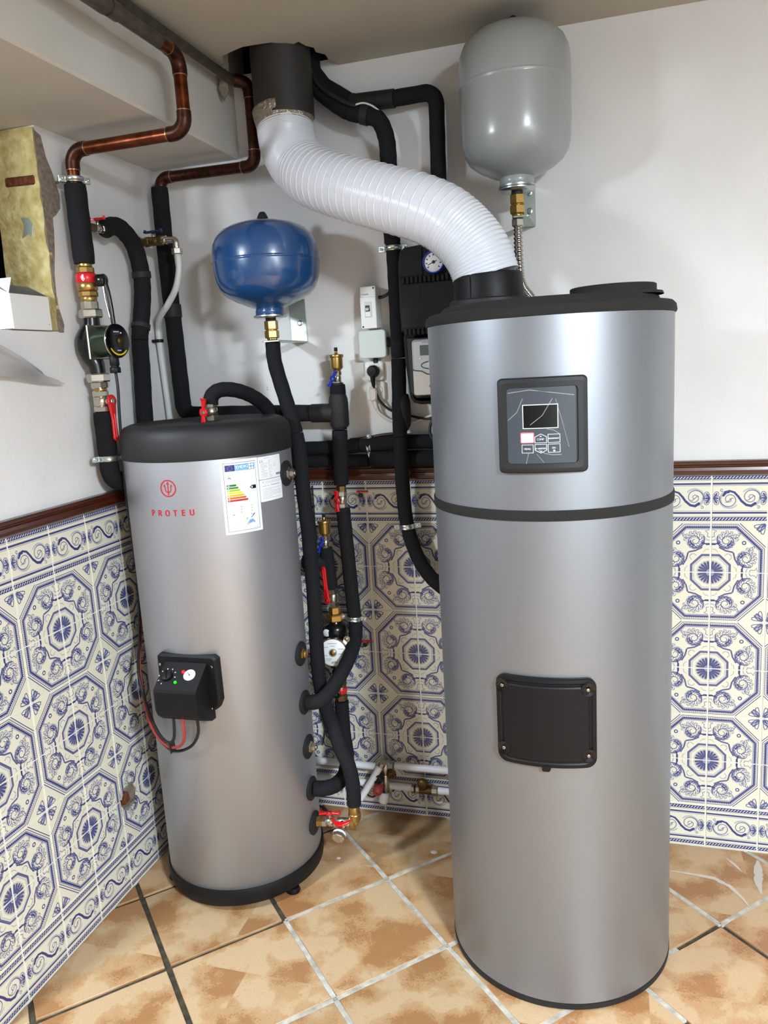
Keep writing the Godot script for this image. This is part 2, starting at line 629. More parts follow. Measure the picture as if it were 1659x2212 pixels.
# the border tile: rope bands and an S scroll between half flowers
func paint_border() -> ImageTexture:
	var k := Ink.new(384, 366)
	var H := 0.953
	for s in [0, 1]:
		var fy := func(y: float) -> float: return y if s == 0 else H - y
		k.line(Vector2(-0.1, fy.call(0.062)), Vector2(1.1, fy.call(0.062)), 0.036, 0, 0.95)
		k.line(Vector2(-0.1, fy.call(0.115)), Vector2(1.1, fy.call(0.115)), 0.004, 0, 0.6)
		k.line(Vector2(-0.1, fy.call(0.185)), Vector2(1.1, fy.call(0.185)), 0.018, 0, 0.9)
		k.line(Vector2(-0.1, fy.call(0.222)), Vector2(1.1, fy.call(0.222)), 0.004, 0, 0.65)
		for i in 17:
			var x := 0.02 + i * 0.06
			k.line(Vector2(x - 0.017, fy.call(0.062) + 0.016), Vector2(x + 0.017, fy.call(0.062) - 0.016), 0.009, 2, 0.92)
	var L := Vector2(0.31, 0.50)
	var R := Vector2(0.70, 0.46)
	k.path(spiral(L, 0.175, 0.165, 40, 0.55), 0.012, 0.028, 1, 0.55, 0.015)
	k.path(spiral(R, 0.175, 0.165, 220, 0.55), 0.012, 0.028, 1, 0.55, 0.015)
	k.path([Vector2(0.20, 0.42), Vector2(0.23, 0.35), Vector2(0.31, 0.33), Vector2(0.40, 0.36), Vector2(0.47, 0.44), Vector2(0.53, 0.53), Vector2(0.62, 0.61), Vector2(0.71, 0.63), Vector2(0.78, 0.58)], 0.016, 0.026, 0, 0.92)
	k.path([Vector2(0.20, 0.42), Vector2(0.24, 0.37), Vector2(0.30, 0.36)], 0.026, 0.012, 0, 0.9)
	k.path(spiral(L, 0.185, 0.02, 190, -1.7, 40), 0.0075, 0.005, 0, 0.8)
	k.path(spiral(R, 0.185, 0.02, 10, -1.7, 40), 0.0075, 0.005, 0, 0.8)
	for c in [L, R]:
		k.path([c + Vector2(0.0, 0.02), c + Vector2(0.05, -0.03), c + Vector2(0.08, -0.02)], 0.007, 0.003, 0, 0.8)
		k.path([c + Vector2(0.0, 0.02), c + Vector2(-0.05, 0.06), c + Vector2(-0.08, 0.05)], 0.007, 0.003, 0, 0.8)
	k.path(spiral(Vector2(0.17, 0.31), 0.035, 0.012, 60, 1.0, 12), 0.006, 0.004, 0, 0.75)
	k.path(spiral(Vector2(0.84, 0.66), 0.035, 0.012, 240, 1.0, 12), 0.006, 0.004, 0, 0.75)
	for s in [0, 1]:
		var fx := func(q: Vector2) -> Vector2: return q if s == 0 else Vector2(1.0 - q.x, q.y)
		for j in 3:
			var c := Vector2([0.075, 0.10, 0.075][j], [0.385, 0.475, 0.565][j])
			k.path(spiral(c, 0.040, 0.040, 0, 1.0, 14).map(fx), 0.006, 0.006, 0, 0.8)
			k.path([Vector2(0.025, 0.475), c].map(fx), 0.020, 0.010, 0, 0.85)
		k.path([Vector2(0.02, 0.40), Vector2(0.02, 0.55)].map(fx), 0.012, 0.012, 1, 0.8, 0.02)
	return k.picture(Color(0.86, 0.842, 0.765), Color(0.50, 0.52, 0.65), Color(0.165, 0.185, 0.42))


# mottled terracotta glaze with worn patches and specks
func paint_terracotta(size := 512) -> ImageTexture:
	var big := FastNoiseLite.new()
	big.seed = 5
	big.frequency = 0.0075
	big.fractal_octaves = 5
	big.domain_warp_enabled = true
	big.domain_warp_amplitude = 26.0
	big.domain_warp_frequency = 0.012
	var fine := FastNoiseLite.new()
	fine.seed = 9
	fine.frequency = 0.22
	fine.fractal_octaves = 3
	var im := Image.create(size, size, false, Image.FORMAT_RGB8)
	var pale := Color(0.80, 0.69, 0.545)
	var tan_ := Color(0.755, 0.61, 0.445)
	var rust := Color(0.665, 0.485, 0.315)
	for y in size:
		for x in size:
			var e := big.get_noise_2d(x, y)
			var f := fine.get_noise_2d(x, y)
			var c := pale.lerp(tan_, smoothstep(-0.22, 0.02, e + f * 0.06)).lerp(rust, smoothstep(0.06, 0.32, e + f * 0.16))
			c = c.darkened(clampf((f - 0.50) * 1.2, 0.0, 0.3))
			c = c.lightened(clampf((-f - 0.5) * 0.7, 0.0, 0.2))
			im.set_pixel(x, y, c)
	return ImageTexture.create_from_image(im)


const FONT := {
	"A": "01110100011000111111100011000110001", "C": "01111100001000010000100001000001111", "D": "11110100011000110001100011000111110", "E": "11111100001000011110100001000011111",
	"F": "11111100001000011110100001000010000", "G": "01111100001000010011100011000101111", "H": "10001100011000111111100011000110001", "I": "11111001000010000100001000010011111",
	"M": "10001110111010110001100011000110001", "N": "10001110011010110011100011000110001", "O": "01110100011000110001100011000101110", "P": "11110100011000111110100001000010000",
	"R": "11110100011000111110101001001010001", "S": "01111100001000001110000010000111110", "T": "11111001000010000100001000010000100", "U": "10001100011000110001100011000101110",
	"B": "11110100011000111110100011000111110", "+": "00000001000010011111001000010000000", "-": "00000000000000011111000000000000000", "V": "10001100011000110001010100101000100", ".": "00000000000000000000000000110001100",
}


func write_on(im: Image, text: String, x: float, y: float, h: float, c: Color) -> void:
	var s := h / 7.0
	for ch in text:
		if FONT.has(ch):
			for i in 35:
				if FONT[ch][i] == "1":
					im.fill_rect(Rect2i(int(x + (i % 5) * s), int(y + (i / 5) * s), int(ceil(s)), int(ceil(s))), c)
		x += 6.0 * s


func grey_lines(im: Image, x: int, y: int, w: int, rows: int, step: int, c: Color) -> void:
	for r in rows:
		var at := x
		while at < x + w - 4:
			var l := rng.randi_range(4, 16)
			im.fill_rect(Rect2i(at, y + r * step, mini(l, x + w - at), 3), c)
			at += l + rng.randi_range(2, 5)
		if rng.randf() < 0.3:
			im.fill_rect(Rect2i(x + w / 2, y + r * step, w / 2, 3), Color(0.94, 0.945, 0.96))


func hollow(im: Image, r: Rect2i, t: int, c: Color) -> void:
	im.fill_rect(Rect2i(r.position, Vector2i(r.size.x, t)), c)
	im.fill_rect(Rect2i(r.position.x, r.end.y - t, r.size.x, t), c)
	im.fill_rect(Rect2i(r.position, Vector2i(t, r.size.y)), c)
	im.fill_rect(Rect2i(r.end.x - t, r.position.y, t, r.size.y), c)


func disc(im: Image, cx: float, cy: float, r: float, c: Color) -> void:
	for y in range(int(cy - r), int(cy + r) + 1):
		for x in range(int(cx - r), int(cx + r) + 1):
			if Vector2(x - cx, y - cy).length() <= r and x >= 0 and y >= 0 and x < im.get_width() and y < im.get_height():
				im.set_pixel(x, y, c)


# the energy label: flag, title, arrows A+ to F, the black class tag and the small diagrams
func paint_energy() -> ImageTexture:
	var im := Image.create(320, 640, false, Image.FORMAT_RGB8)
	im.fill(Color(0.94, 0.945, 0.96))
	hollow(im, Rect2i(22, 22, 276, 596), 4, Color(0.36, 0.38, 0.44))
	im.fill_rect(Rect2i(294, 22, 4, 500), Color(0.50, 0.67, 0.86))
	im.fill_rect(Rect2i(36, 40, 82, 54), Color(0.17, 0.17, 0.47))
	for i in 12:
		disc(im, 77 + 19 * cos(TAU * i / 12), 67 + 19 * sin(TAU * i / 12), 2.5, Color(0.62, 0.62, 0.66))
	im.fill_rect(Rect2i(122, 40, 166, 54), Color(0.33, 0.62, 0.79))
	write_on(im, "ENERG", 127, 50, 25, Color.WHITE)
	im.fill_rect(Rect2i(127, 84, 100, 3), Color(0.8, 0.88, 0.93))
	for q in [[245, 54], [270, 54], [245, 80], [270, 80]]:
		disc(im, q[0], q[1], 11, Color(0.95, 0.97, 1))
	grey_lines(im, 36, 110, 118, 1, 6, Color(0.62, 0.64, 0.70))
	grey_lines(im, 200, 110, 66, 1, 6, Color(0.62, 0.64, 0.70))
	im.fill_rect(Rect2i(52, 150, 26, 5), Color(0.2, 0.2, 0.22))
	im.fill_rect(Rect2i(62, 142, 5, 10), Color(0.2, 0.2, 0.22))
	im.fill_rect(Rect2i(74, 154, 5, 8), Color(0.2, 0.2, 0.22))
	var cols := [Color(0.08, 0.40, 0.15), Color(0.20, 0.50, 0.12), Color(0.63, 0.72, 0.10), Color(0.95, 0.87, 0.05), Color(0.90, 0.66, 0.08), Color(0.80, 0.37, 0.10), Color(0.74, 0.16, 0.13)]
	for i in 7:
		var w := 74 + i * 15
		var y := 208 + i * 22
		for r in 17:
			im.fill_rect(Rect2i(40, y + r, w + 8 - absi(r - 8), 1), cols[i])
		write_on(im, ["A+", "A", "B", "C", "D", "E", "F"][i], 50, y + 4, 10, Color(1, 1, 1))
	for r in 32:
		im.fill_rect(Rect2i(232 + absi(r - 16), 232 + r, 56 - absi(r - 16), 1), Color(0.09, 0.09, 0.11))
	write_on(im, "B", 246, 240, 17, Color.WHITE)
	hollow(im, Rect2i(40, 398, 82, 92), 2, Color(0.66, 0.70, 0.78))
	im.fill_rect(Rect2i(68, 470, 18, 6), Color(0.35, 0.36, 0.4))
	hollow(im, Rect2i(132, 392, 160, 200), 2, Color(0.70, 0.74, 0.80))
	for i in 3:
		im.fill_rect(Rect2i(140, 404 + i * 24, 8, 6), Color(0.25, 0.26, 0.3))
		grey_lines(im, 156, 404 + i * 24, 30, 1, 6, Color(0.5, 0.52, 0.56))
		im.fill_rect(Rect2i(230, 402 + i * 24, 10, 5), Color(0.3, 0.31, 0.36))
	for q in [[215, 545, 16], [230, 540, 14], [198, 556, 10], [246, 552, 9]]:
		disc(im, q[0], q[1], q[2], Color(0.47, 0.64, 0.84))
	for q in [[182, 522, 4], [188, 512, 4], [236, 500, 5], [244, 490, 6], [252, 482, 5], [226, 508, 5], [230, 484, 4]]:
		disc(im, q[0], q[1], q[2], Color(0.16, 0.24, 0.44))
	disc(im, 186, 564, 11, Color(0.72, 0.75, 0.80))
	grey_lines(im, 236, 602, 48, 1, 6, Color(0.4, 0.41, 0.46))
	return ImageTexture.create_from_image(im)


func paint_plate(kind: int) -> ImageTexture:
	var im := Image.create(240, 220, false, Image.FORMAT_RGB8)
	im.fill(Color(0.93, 0.935, 0.95))
	if kind == 0:
		grey_lines(im, 60, 16, 110, 1, 6, Color(0.35, 0.36, 0.40))
		hollow(im, Rect2i(16, 36, 14, 20), 3, Color(0.2, 0.2, 0.24))
		hollow(im, Rect2i(36, 36, 14, 20), 3, Color(0.2, 0.2, 0.24))
		im.fill_rect(Rect2i(26, 38, 4, 16), Color(0.93, 0.935, 0.95))
		im.fill_rect(Rect2i(46, 38, 4, 16), Color(0.93, 0.935, 0.95))
		grey_lines(im, 24, 66, 62, 14, 10, Color(0.60, 0.62, 0.67))
		grey_lines(im, 100, 40, 36, 17, 10, Color(0.66, 0.68, 0.72))
		for i in 24:
			disc(im, 164 + 10 * cos(TAU * i / 24), 90 + 16 * sin(TAU * i / 24), 1.5, Color(0.6, 0.62, 0.68))
		im.fill_rect(Rect2i(176, 176, 54, 22), Color(0.52, 0.54, 0.64))
	else:
		hollow(im, Rect2i(26, 18, 12, 12), 2, Color(0.4, 0.41, 0.46))
		grey_lines(im, 52, 20, 168, 2, 14, Color(0.58, 0.60, 0.66))
		grey_lines(im, 24, 62, 70, 1, 6, Color(0.2, 0.22, 0.55))
		grey_lines(im, 110, 58, 100, 2, 5, Color(0.3, 0.31, 0.36))
		grey_lines(im, 24, 92, 196, 8, 14, Color(0.55, 0.57, 0.63))
	return ImageTexture.create_from_image(im)


# the keypad's foil: a white frame round the display and six outlined keys
func paint_keypad() -> ImageTexture:
	var im := Image.create(460, 570, false, Image.FORMAT_RGB8)
	im.fill(Color(0.27, 0.285, 0.31))
	var ln := Color(0.80, 0.82, 0.86)
	hollow(im, Rect2i(114, 126, 232, 176), 6, Color(0.93, 0.94, 0.96))
	hollow(im, Rect2i(104, 418, 78, 64), 4, ln)
	hollow(im, Rect2i(276, 344, 80, 64), 4, ln)
	hollow(im, Rect2i(276, 416, 80, 64), 4, ln)
	for s in [0, 1]:
		var tip := 342 if s == 0 else 482
		var sgn := 1 if s == 0 else -1
		for i in 40:
			var dy := int(sgn * 22.0 * i / 39.0)
			im.fill_rect(Rect2i(230 - i, tip + dy - 2, 3, 4), ln)
			im.fill_rect(Rect2i(229 + i, tip + dy - 2, 3, 4), ln)
		im.fill_rect(Rect2i(190, 364 if s == 0 else 416, 4, 44), ln)
		im.fill_rect(Rect2i(266, 364 if s == 0 else 416, 4, 44), ln)
		im.fill_rect(Rect2i(190, 404 if s == 0 else 416, 80, 4), ln)
	write_on(im, "COMP", 207, 374, 14, Color(0.9, 0.91, 0.94))
	write_on(im, "DISINFECT", 281, 372, 9, Color(0.9, 0.91, 0.94))
	write_on(im, "MENU", 121, 444, 13, Color(0.9, 0.91, 0.94))
	write_on(im, "E-HEATER", 196, 444, 10, Color(0.9, 0.91, 0.94))
	write_on(im, "ON", 304, 440, 13, Color(0.9, 0.91, 0.94))
	for i in 9:
		im.fill_rect(Rect2i(230 - i, 354 + i, i * 2, 1), Color(0.9, 0.91, 0.94))
		im.fill_rect(Rect2i(221 + i, 466 + i, 18 - i * 2, 1), Color(0.9, 0.91, 0.94))
	disc(im, 316, 466, 7, Color(0.9, 0.91, 0.94))
	return ImageTexture.create_from_image(im)


# ---------------------------------------------------------------- scene
func _ready() -> void:
	rng.seed = 11
	var cam := Camera3D.new()
	cam.name = "camera"
	cam.fov = rad_to_deg(2.0 * atan(1106.0 / 1688.92))
	cam.near = 0.02
	add_child(cam)
	cam.position = Vector3(0.9357, 1.5429, 2.402)
	cam.basis = Basis(Vector3.UP, 0.2940) * Basis(Vector3.RIGHT, -0.1835) * Basis(Vector3.BACK, -0.0584)
	cam.current = true
	var we := WorldEnvironment.new()
	we.name = "environment"
	var env := Environment.new()
	env.background_mode = Environment.BG_COLOR
	env.background_color = Color(0.0, 0.0, 0.0)
	env.tonemap_mode = Environment.TONE_MAPPER_LINEAR
	env.tonemap_exposure = 1.02
	env.sdfgi_enabled = true
	env.ssao_enabled = true
	env.ssil_enabled = true
	we.environment = env
	add_child(we)

	materials()
	ceiling_lamp(Vector3(2.25, 2.43, 2.95), 0.34, 24.0, "square based white lit ceiling lamp near the right wall")
	ceiling_lamp(Vector3(-0.80, 2.21, 1.85), 0.22, 3.0, "small square based white lit lamp under the ceiling beam")
	room()
	wainscot()
	floor_tiles()
	left_tank()
	right_tank()
	vessels()
	duct()
	copper_pipes()
	left_wall_pump_line()
	left_hoses()
	risers()
	hot_lines()
	solar_station()
	electrics()
	low_pipes()
	odds()


func ceiling_lamp(at: Vector3, size: float, energy: float, label: String) -> void:
	var o := thing("ceiling_lamp", label, "lamp", at + Vector3(0, -0.03, 0))
	var x := Transform3D(Basis(), at + Vector3(0, -0.014, 0))
	part("housing", G.new().box(Vector3(size + 0.03, 0.026, size + 0.03), x, 0.004), M.white_plastic, o)
	part("light_diffuser", spin([Vector2(0, -0.120), Vector2(size * 0.18, -0.116), Vector2(size * 0.33, -0.100), Vector2(size * 0.42, -0.075), Vector2(size * 0.45, -0.045), Vector2(size * 0.44, -0.026), Vector2(0, -0.026)], Transform3D(Basis(), at), 40), M.lamp_face, o)
	var l := AreaLight3D.new()
	l.name = "light"
	l.area_size = Vector2(size, size)
	l.area_normalize_energy = true
	l.light_energy = energy
	l.light_color = Color(0.905, 0.958, 1.0)
	l.shadow_enabled = true
	l.area_range = 12.0
	l.area_attenuation = 2.0
	o.add_child(l)
	l.position = Vector3(0, -0.095, 0)
	l.rotation_degrees = Vector3(-90, 0, 0)


func materials() -> void:
	var m := mat("plaster", Color(0.875, 0.868, 0.862), 0.85)
	m.albedo_texture = noise_tex(3, 0.012, Color(0.955, 0.95, 0.945), Color(1, 1, 1), 256, 3)
	planar(m, 0.7)
	m.normal_enabled = true
	m.normal_texture = noise_tex(4, 0.05, Color.BLACK, Color.WHITE, 512, 4, true, 1.5)
	m.normal_scale = 0.25
	m = mat("ceiling_paint", Color(0.735, 0.715, 0.67), 0.9)
	m.albedo_texture = noise_tex(6, 0.01, Color(0.95, 0.945, 0.93), Color(1, 1, 1), 256, 3)
	planar(m, 0.6)
	m = mat("beam_paint", Color(0.80, 0.79, 0.765), 0.85)
	m.albedo_texture = noise_tex(7, 0.012, Color(0.94, 0.935, 0.92), Color(1, 1, 1), 256, 3)
	planar(m, 0.7)
	m = mat("old_plaster", Color(0.86, 0.82, 0.62), 0.95)
	m.albedo_texture = noise_tex(8, 0.03, Color(0.78, 0.72, 0.58), Color(1, 1, 0.98), 256, 5)
	planar(m, 2.6)
	m.heightmap_enabled = true
	m.heightmap_texture = noise_tex(12, 0.06, Color.BLACK, Color.WHITE, 256, 5)
	m.heightmap_scale = 0.3
	m = mat("render_coat", Color(0.60, 0.55, 0.50), 0.95)
	m.albedo_texture = noise_tex(13, 0.05, Color(0.7, 0.68, 0.66), Color(1, 1, 1), 256, 4)
	planar(m, 4.0)
	mat("far_paint", Color(0.60, 0.585, 0.57), 0.85)
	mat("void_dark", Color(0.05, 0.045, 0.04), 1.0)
	m = mat("brick_clay", Color(0.50, 0.27, 0.14), 0.95)
	m.albedo_texture = noise_tex(14, 0.06, Color(0.55, 0.5, 0.5), Color(1, 1, 1), 128, 4)
	planar(m, 8.0)
	m = mat("rail_wood", Color(0.33, 0.155, 0.085), 0.30)
	m.albedo_texture = noise_tex(15, 0.02, Color(0.66, 0.6, 0.58), Color(1, 1, 1), 256, 4)
	m.uv1_triplanar = true
	m.uv1_world_triplanar = true
	m.uv1_scale = Vector3(0.8, 12, 0.8)
	m.clearcoat_enabled = true
	m.clearcoat = 0.4
	m.clearcoat_roughness = 0.15
	mat("tile_grout", Color(0.87, 0.86, 0.80), 0.9)
	m = mat("azulejo", Color.WHITE, 0.16)
	m.albedo_texture = paint_tile()
	m = mat("azulejo_border", Color.WHITE, 0.16)
	m.albedo_texture = paint_border()
	mat("biscuit", Color(0.87, 0.80, 0.70), 0.9)
	var terra := paint_terracotta()
	for i in 4:
		m = mat("terracotta_%d" % i, [Color(0.93, 0.915, 0.90), Color(0.90, 0.865, 0.835), Color(0.93, 0.895, 0.875), Color(0.885, 0.875, 0.86)][i], 0.42)
		m.albedo_texture = terra
		planar(m, 1.25)
		m.uv1_offset = Vector3(0.37 * i, 0.0, 0.61 * i)
		m.heightmap_enabled = true
		m.heightmap_texture = noise_tex(21, 0.03, Color.BLACK, Color.WHITE, 256, 4) if i == 0 else M.terracotta_0.heightmap_texture
		m.heightmap_scale = 0.12
	m = mat("grout_pale", Color(0.80, 0.775, 0.73), 0.9)
	m.albedo_texture = noise_tex(16, 0.03, Color(0.72, 0.71, 0.69), Color(1, 1, 1), 256, 5)
	planar(m, 3.0)
	m = mat("grout_dark", Color(0.33, 0.285, 0.215), 0.95)
	m.albedo_texture = noise_tex(17, 0.05, Color(0.55, 0.55, 0.55), Color(1, 1, 1), 128, 4)
	planar(m, 4.0)
	for q in [["tank_grey", Color(0.695, 0.705, 0.73)], ["heater_grey", Color(0.575, 0.59, 0.612)]]:
		m = mat(q[0], q[1], 0.44, 0.80)
		m.normal_enabled = true
		m.normal_texture = noise_tex(18, 0.35, Color.BLACK, Color.WHITE, 256, 2, true, 2.0)
		planar(m, 26.0)
		m.normal_scale = 0.05
	m = mat("foam", Color(0.105, 0.105, 0.115), 0.9, 0.0, 0.3)
	m.normal_enabled = true
	m.normal_texture = noise_tex(19, 0.2, Color.BLACK, Color.WHITE, 256, 3, true, 3.0)
	planar(m, 5.0)
	m.normal_scale = 0.3
	mat("foam_tape", Color(0.085, 0.085, 0.09), 0.7)
	mat("black_plastic", Color(0.065, 0.065, 0.07), 0.5, 0.0, 0.35)
	mat("matt_black", Color(0.085, 0.085, 0.09), 0.6)
	m = mat("epp_foam", Color(0.105, 0.10, 0.095), 0.9)
	m.normal_enabled = true
	m.normal_texture = noise_tex(20, 0.12, Color.BLACK, Color.WHITE, 256, 2, true, 4.0)
	planar(m, 6.0)
	m.normal_scale = 0.5
	mat("glossy_black", Color(0.03, 0.03, 0.035), 0.12)
	m = mat("pvc_dark", Color(0.165, 0.155, 0.145), 0.6)
	mat("white_plastic", Color(0.87, 0.87, 0.85), 0.35)
	mat("grey_plastic", Color(0.76, 0.785, 0.765), 0.42)
	mat("cream_plastic", Color(0.80, 0.775, 0.735), 0.4)
	mat("silver_plastic", Color(0.75, 0.755, 0.765), 0.35, 0.2)
	mat("duct_white", Color(0.835, 0.845, 0.875), 0.24)
	m = mat("foil_tape", Color(0.66, 0.61, 0.56), 0.28, 0.55)
	m.normal_enabled = true
	m.normal_texture = noise_tex(22, 0.04, Color.BLACK, Color.WHITE, 256, 4, true, 10.0)
	planar(m, 6.0)
	m = mat("copper", Color(0.58, 0.31, 0.18), 0.32, 0.85)
	m.albedo_texture = noise_tex(23, 0.03, Color(0.45, 0.38, 0.36), Color(1, 1, 1), 256, 4)
	planar(m, 2.5)
	m = mat("copper_dark", Color(0.35, 0.20, 0.14), 0.40, 0.75)
	m.albedo_texture = noise_tex(24, 0.05, Color(0.5, 0.45, 0.42), Color(1, 1, 1), 256, 4)
	planar(m, 4.0)
	mat("solder", Color(0.66, 0.52, 0.36), 0.35, 0.8)
	m = mat("grey_pipe", Color(0.36, 0.335, 0.30), 0.5, 0.3)
	m.albedo_texture = noise_tex(25, 0.03, Color(0.6, 0.58, 0.55), Color(1, 1, 1), 256, 4)
	planar(m, 3.0)
	mat("brass", Color(0.71, 0.575, 0.34), 0.30, 0.92)
	mat("old_brass", Color(0.42, 0.33, 0.20), 0.42, 0.8)
	mat("nickel", Color(0.78, 0.755, 0.70), 0.24, 0.95)
	mat("zinc", Color(0.80, 0.83, 0.83), 0.27, 0.95)
	mat("galvanised", Color(0.72, 0.76, 0.71), 0.40, 0.8)
	mat("steel", Color(0.72, 0.71, 0.69), 0.22, 1.0)
	mat("red_handle", Color(0.79, 0.06, 0.085), 0.35)
	mat("red_band", Color(0.77, 0.09, 0.14), 0.3)
	mat("blue_handle", Color(0.06, 0.17, 0.58), 0.35)
	mat("navy_handle", Color(0.05, 0.08, 0.25), 0.4)
	mat("pump_green", Color(0.055, 0.135, 0.075), 0.28)
	mat("pump_black", Color(0.06, 0.06, 0.065), 0.25)
	mat("yellow", Color(0.85, 0.74, 0.06), 0.4)
	m = mat("vessel_blue", Color(0.10, 0.265, 0.46), 0.28)
	m.clearcoat_enabled = true
	m.clearcoat = 1.0
	m.clearcoat_roughness = 0.06
	m.normal_enabled = true
	m.normal_texture = noise_tex(26, 0.12, Color.BLACK, Color.WHITE, 256, 2, true, 2.0)
	planar(m, 4.0)
	m.normal_scale = 0.025
	m = mat("vessel_grey", Color(0.565, 0.58, 0.575), 0.30)
	m.clearcoat_enabled = true
	m.clearcoat = 0.5
	m.clearcoat_roughness = 0.18
	m.normal_enabled = true
	m.normal_texture = M.vessel_blue.normal_texture
	planar(m, 4.0)
	m.normal_scale = 0.025
	mat("rubber_red", Color(0.60, 0.20, 0.17), 0.6)
	mat("cable_black", Color(0.085, 0.085, 0.09), 0.5)
	mat("cable_white", Color(0.86, 0.82, 0.79), 0.45)
	mat("pipe_white", Color(0.87, 0.87, 0.88), 0.3)
	mat("hose_white", Color(0.80, 0.805, 0.80), 0.4)
	mat("logo_red", Color(0.70, 0.06, 0.13), 0.4)
	mat("print_white", Color(0.92, 0.92, 0.92), 0.4)
	mat("print_dark", Color(0.15, 0.14, 0.16), 0.5)
	mat("print_grey", Color(0.62, 0.64, 0.66), 0.5)
	m = mat("energy_print", Color.WHITE, 0.25)
	m.albedo_texture = paint_energy()
	m = mat("rating_print", Color.WHITE, 0.3)
	m.albedo_texture = paint_plate(0)
	m = mat("warning_print", Color.WHITE, 0.3)
	m.albedo_texture = paint_plate(1)
	m = mat("keypad_print", Color.WHITE, 0.2)
	m.albedo_texture = paint_keypad()
	mat("lcd", Color(0.36, 0.40, 0.38), 0.25)
	mat("carton", Color(0.90, 0.895, 0.885), 0.6)
	mat("carton_inside", Color(0.42, 0.42, 0.40), 0.8)
	m = mat("film", Color(0.66, 0.645, 0.63, 0.82), 0.4)
	m.transparency = BaseMaterial3D.TRANSPARENCY_ALPHA
	m = mat("clear_film", Color(0.95, 0.95, 0.97, 0.30), 0.3)
	m.transparency = BaseMaterial3D.TRANSPARENCY_ALPHA
	m = mat("dust", Color(0.86, 0.83, 0.80, 0.62), 0.9)
	m.transparency = BaseMaterial3D.TRANSPARENCY_ALPHA
	m = mat("lamp_face", Color(1, 1, 1), 0.5)
	m.emission_enabled = true
	m.emission = Color(0.905, 0.958, 1.0)
	m.emission_energy_multiplier = 220.0
	for q in [["led_red", Color(1.0, 0.02, 0.03), 1.6], ["led_green", Color(0.02, 0.9, 0.05), 1.2], ["key_lit", Color(1.0, 0.93, 0.93), 1.0], ["key_glow", Color(0.95, 0.35, 0.38), 0.35]]:
		m = mat(q[0], q[1], 0.4)
		m.emission_enabled = true
		m.emission = q[1]
		m.emission_energy_multiplier = q[2]


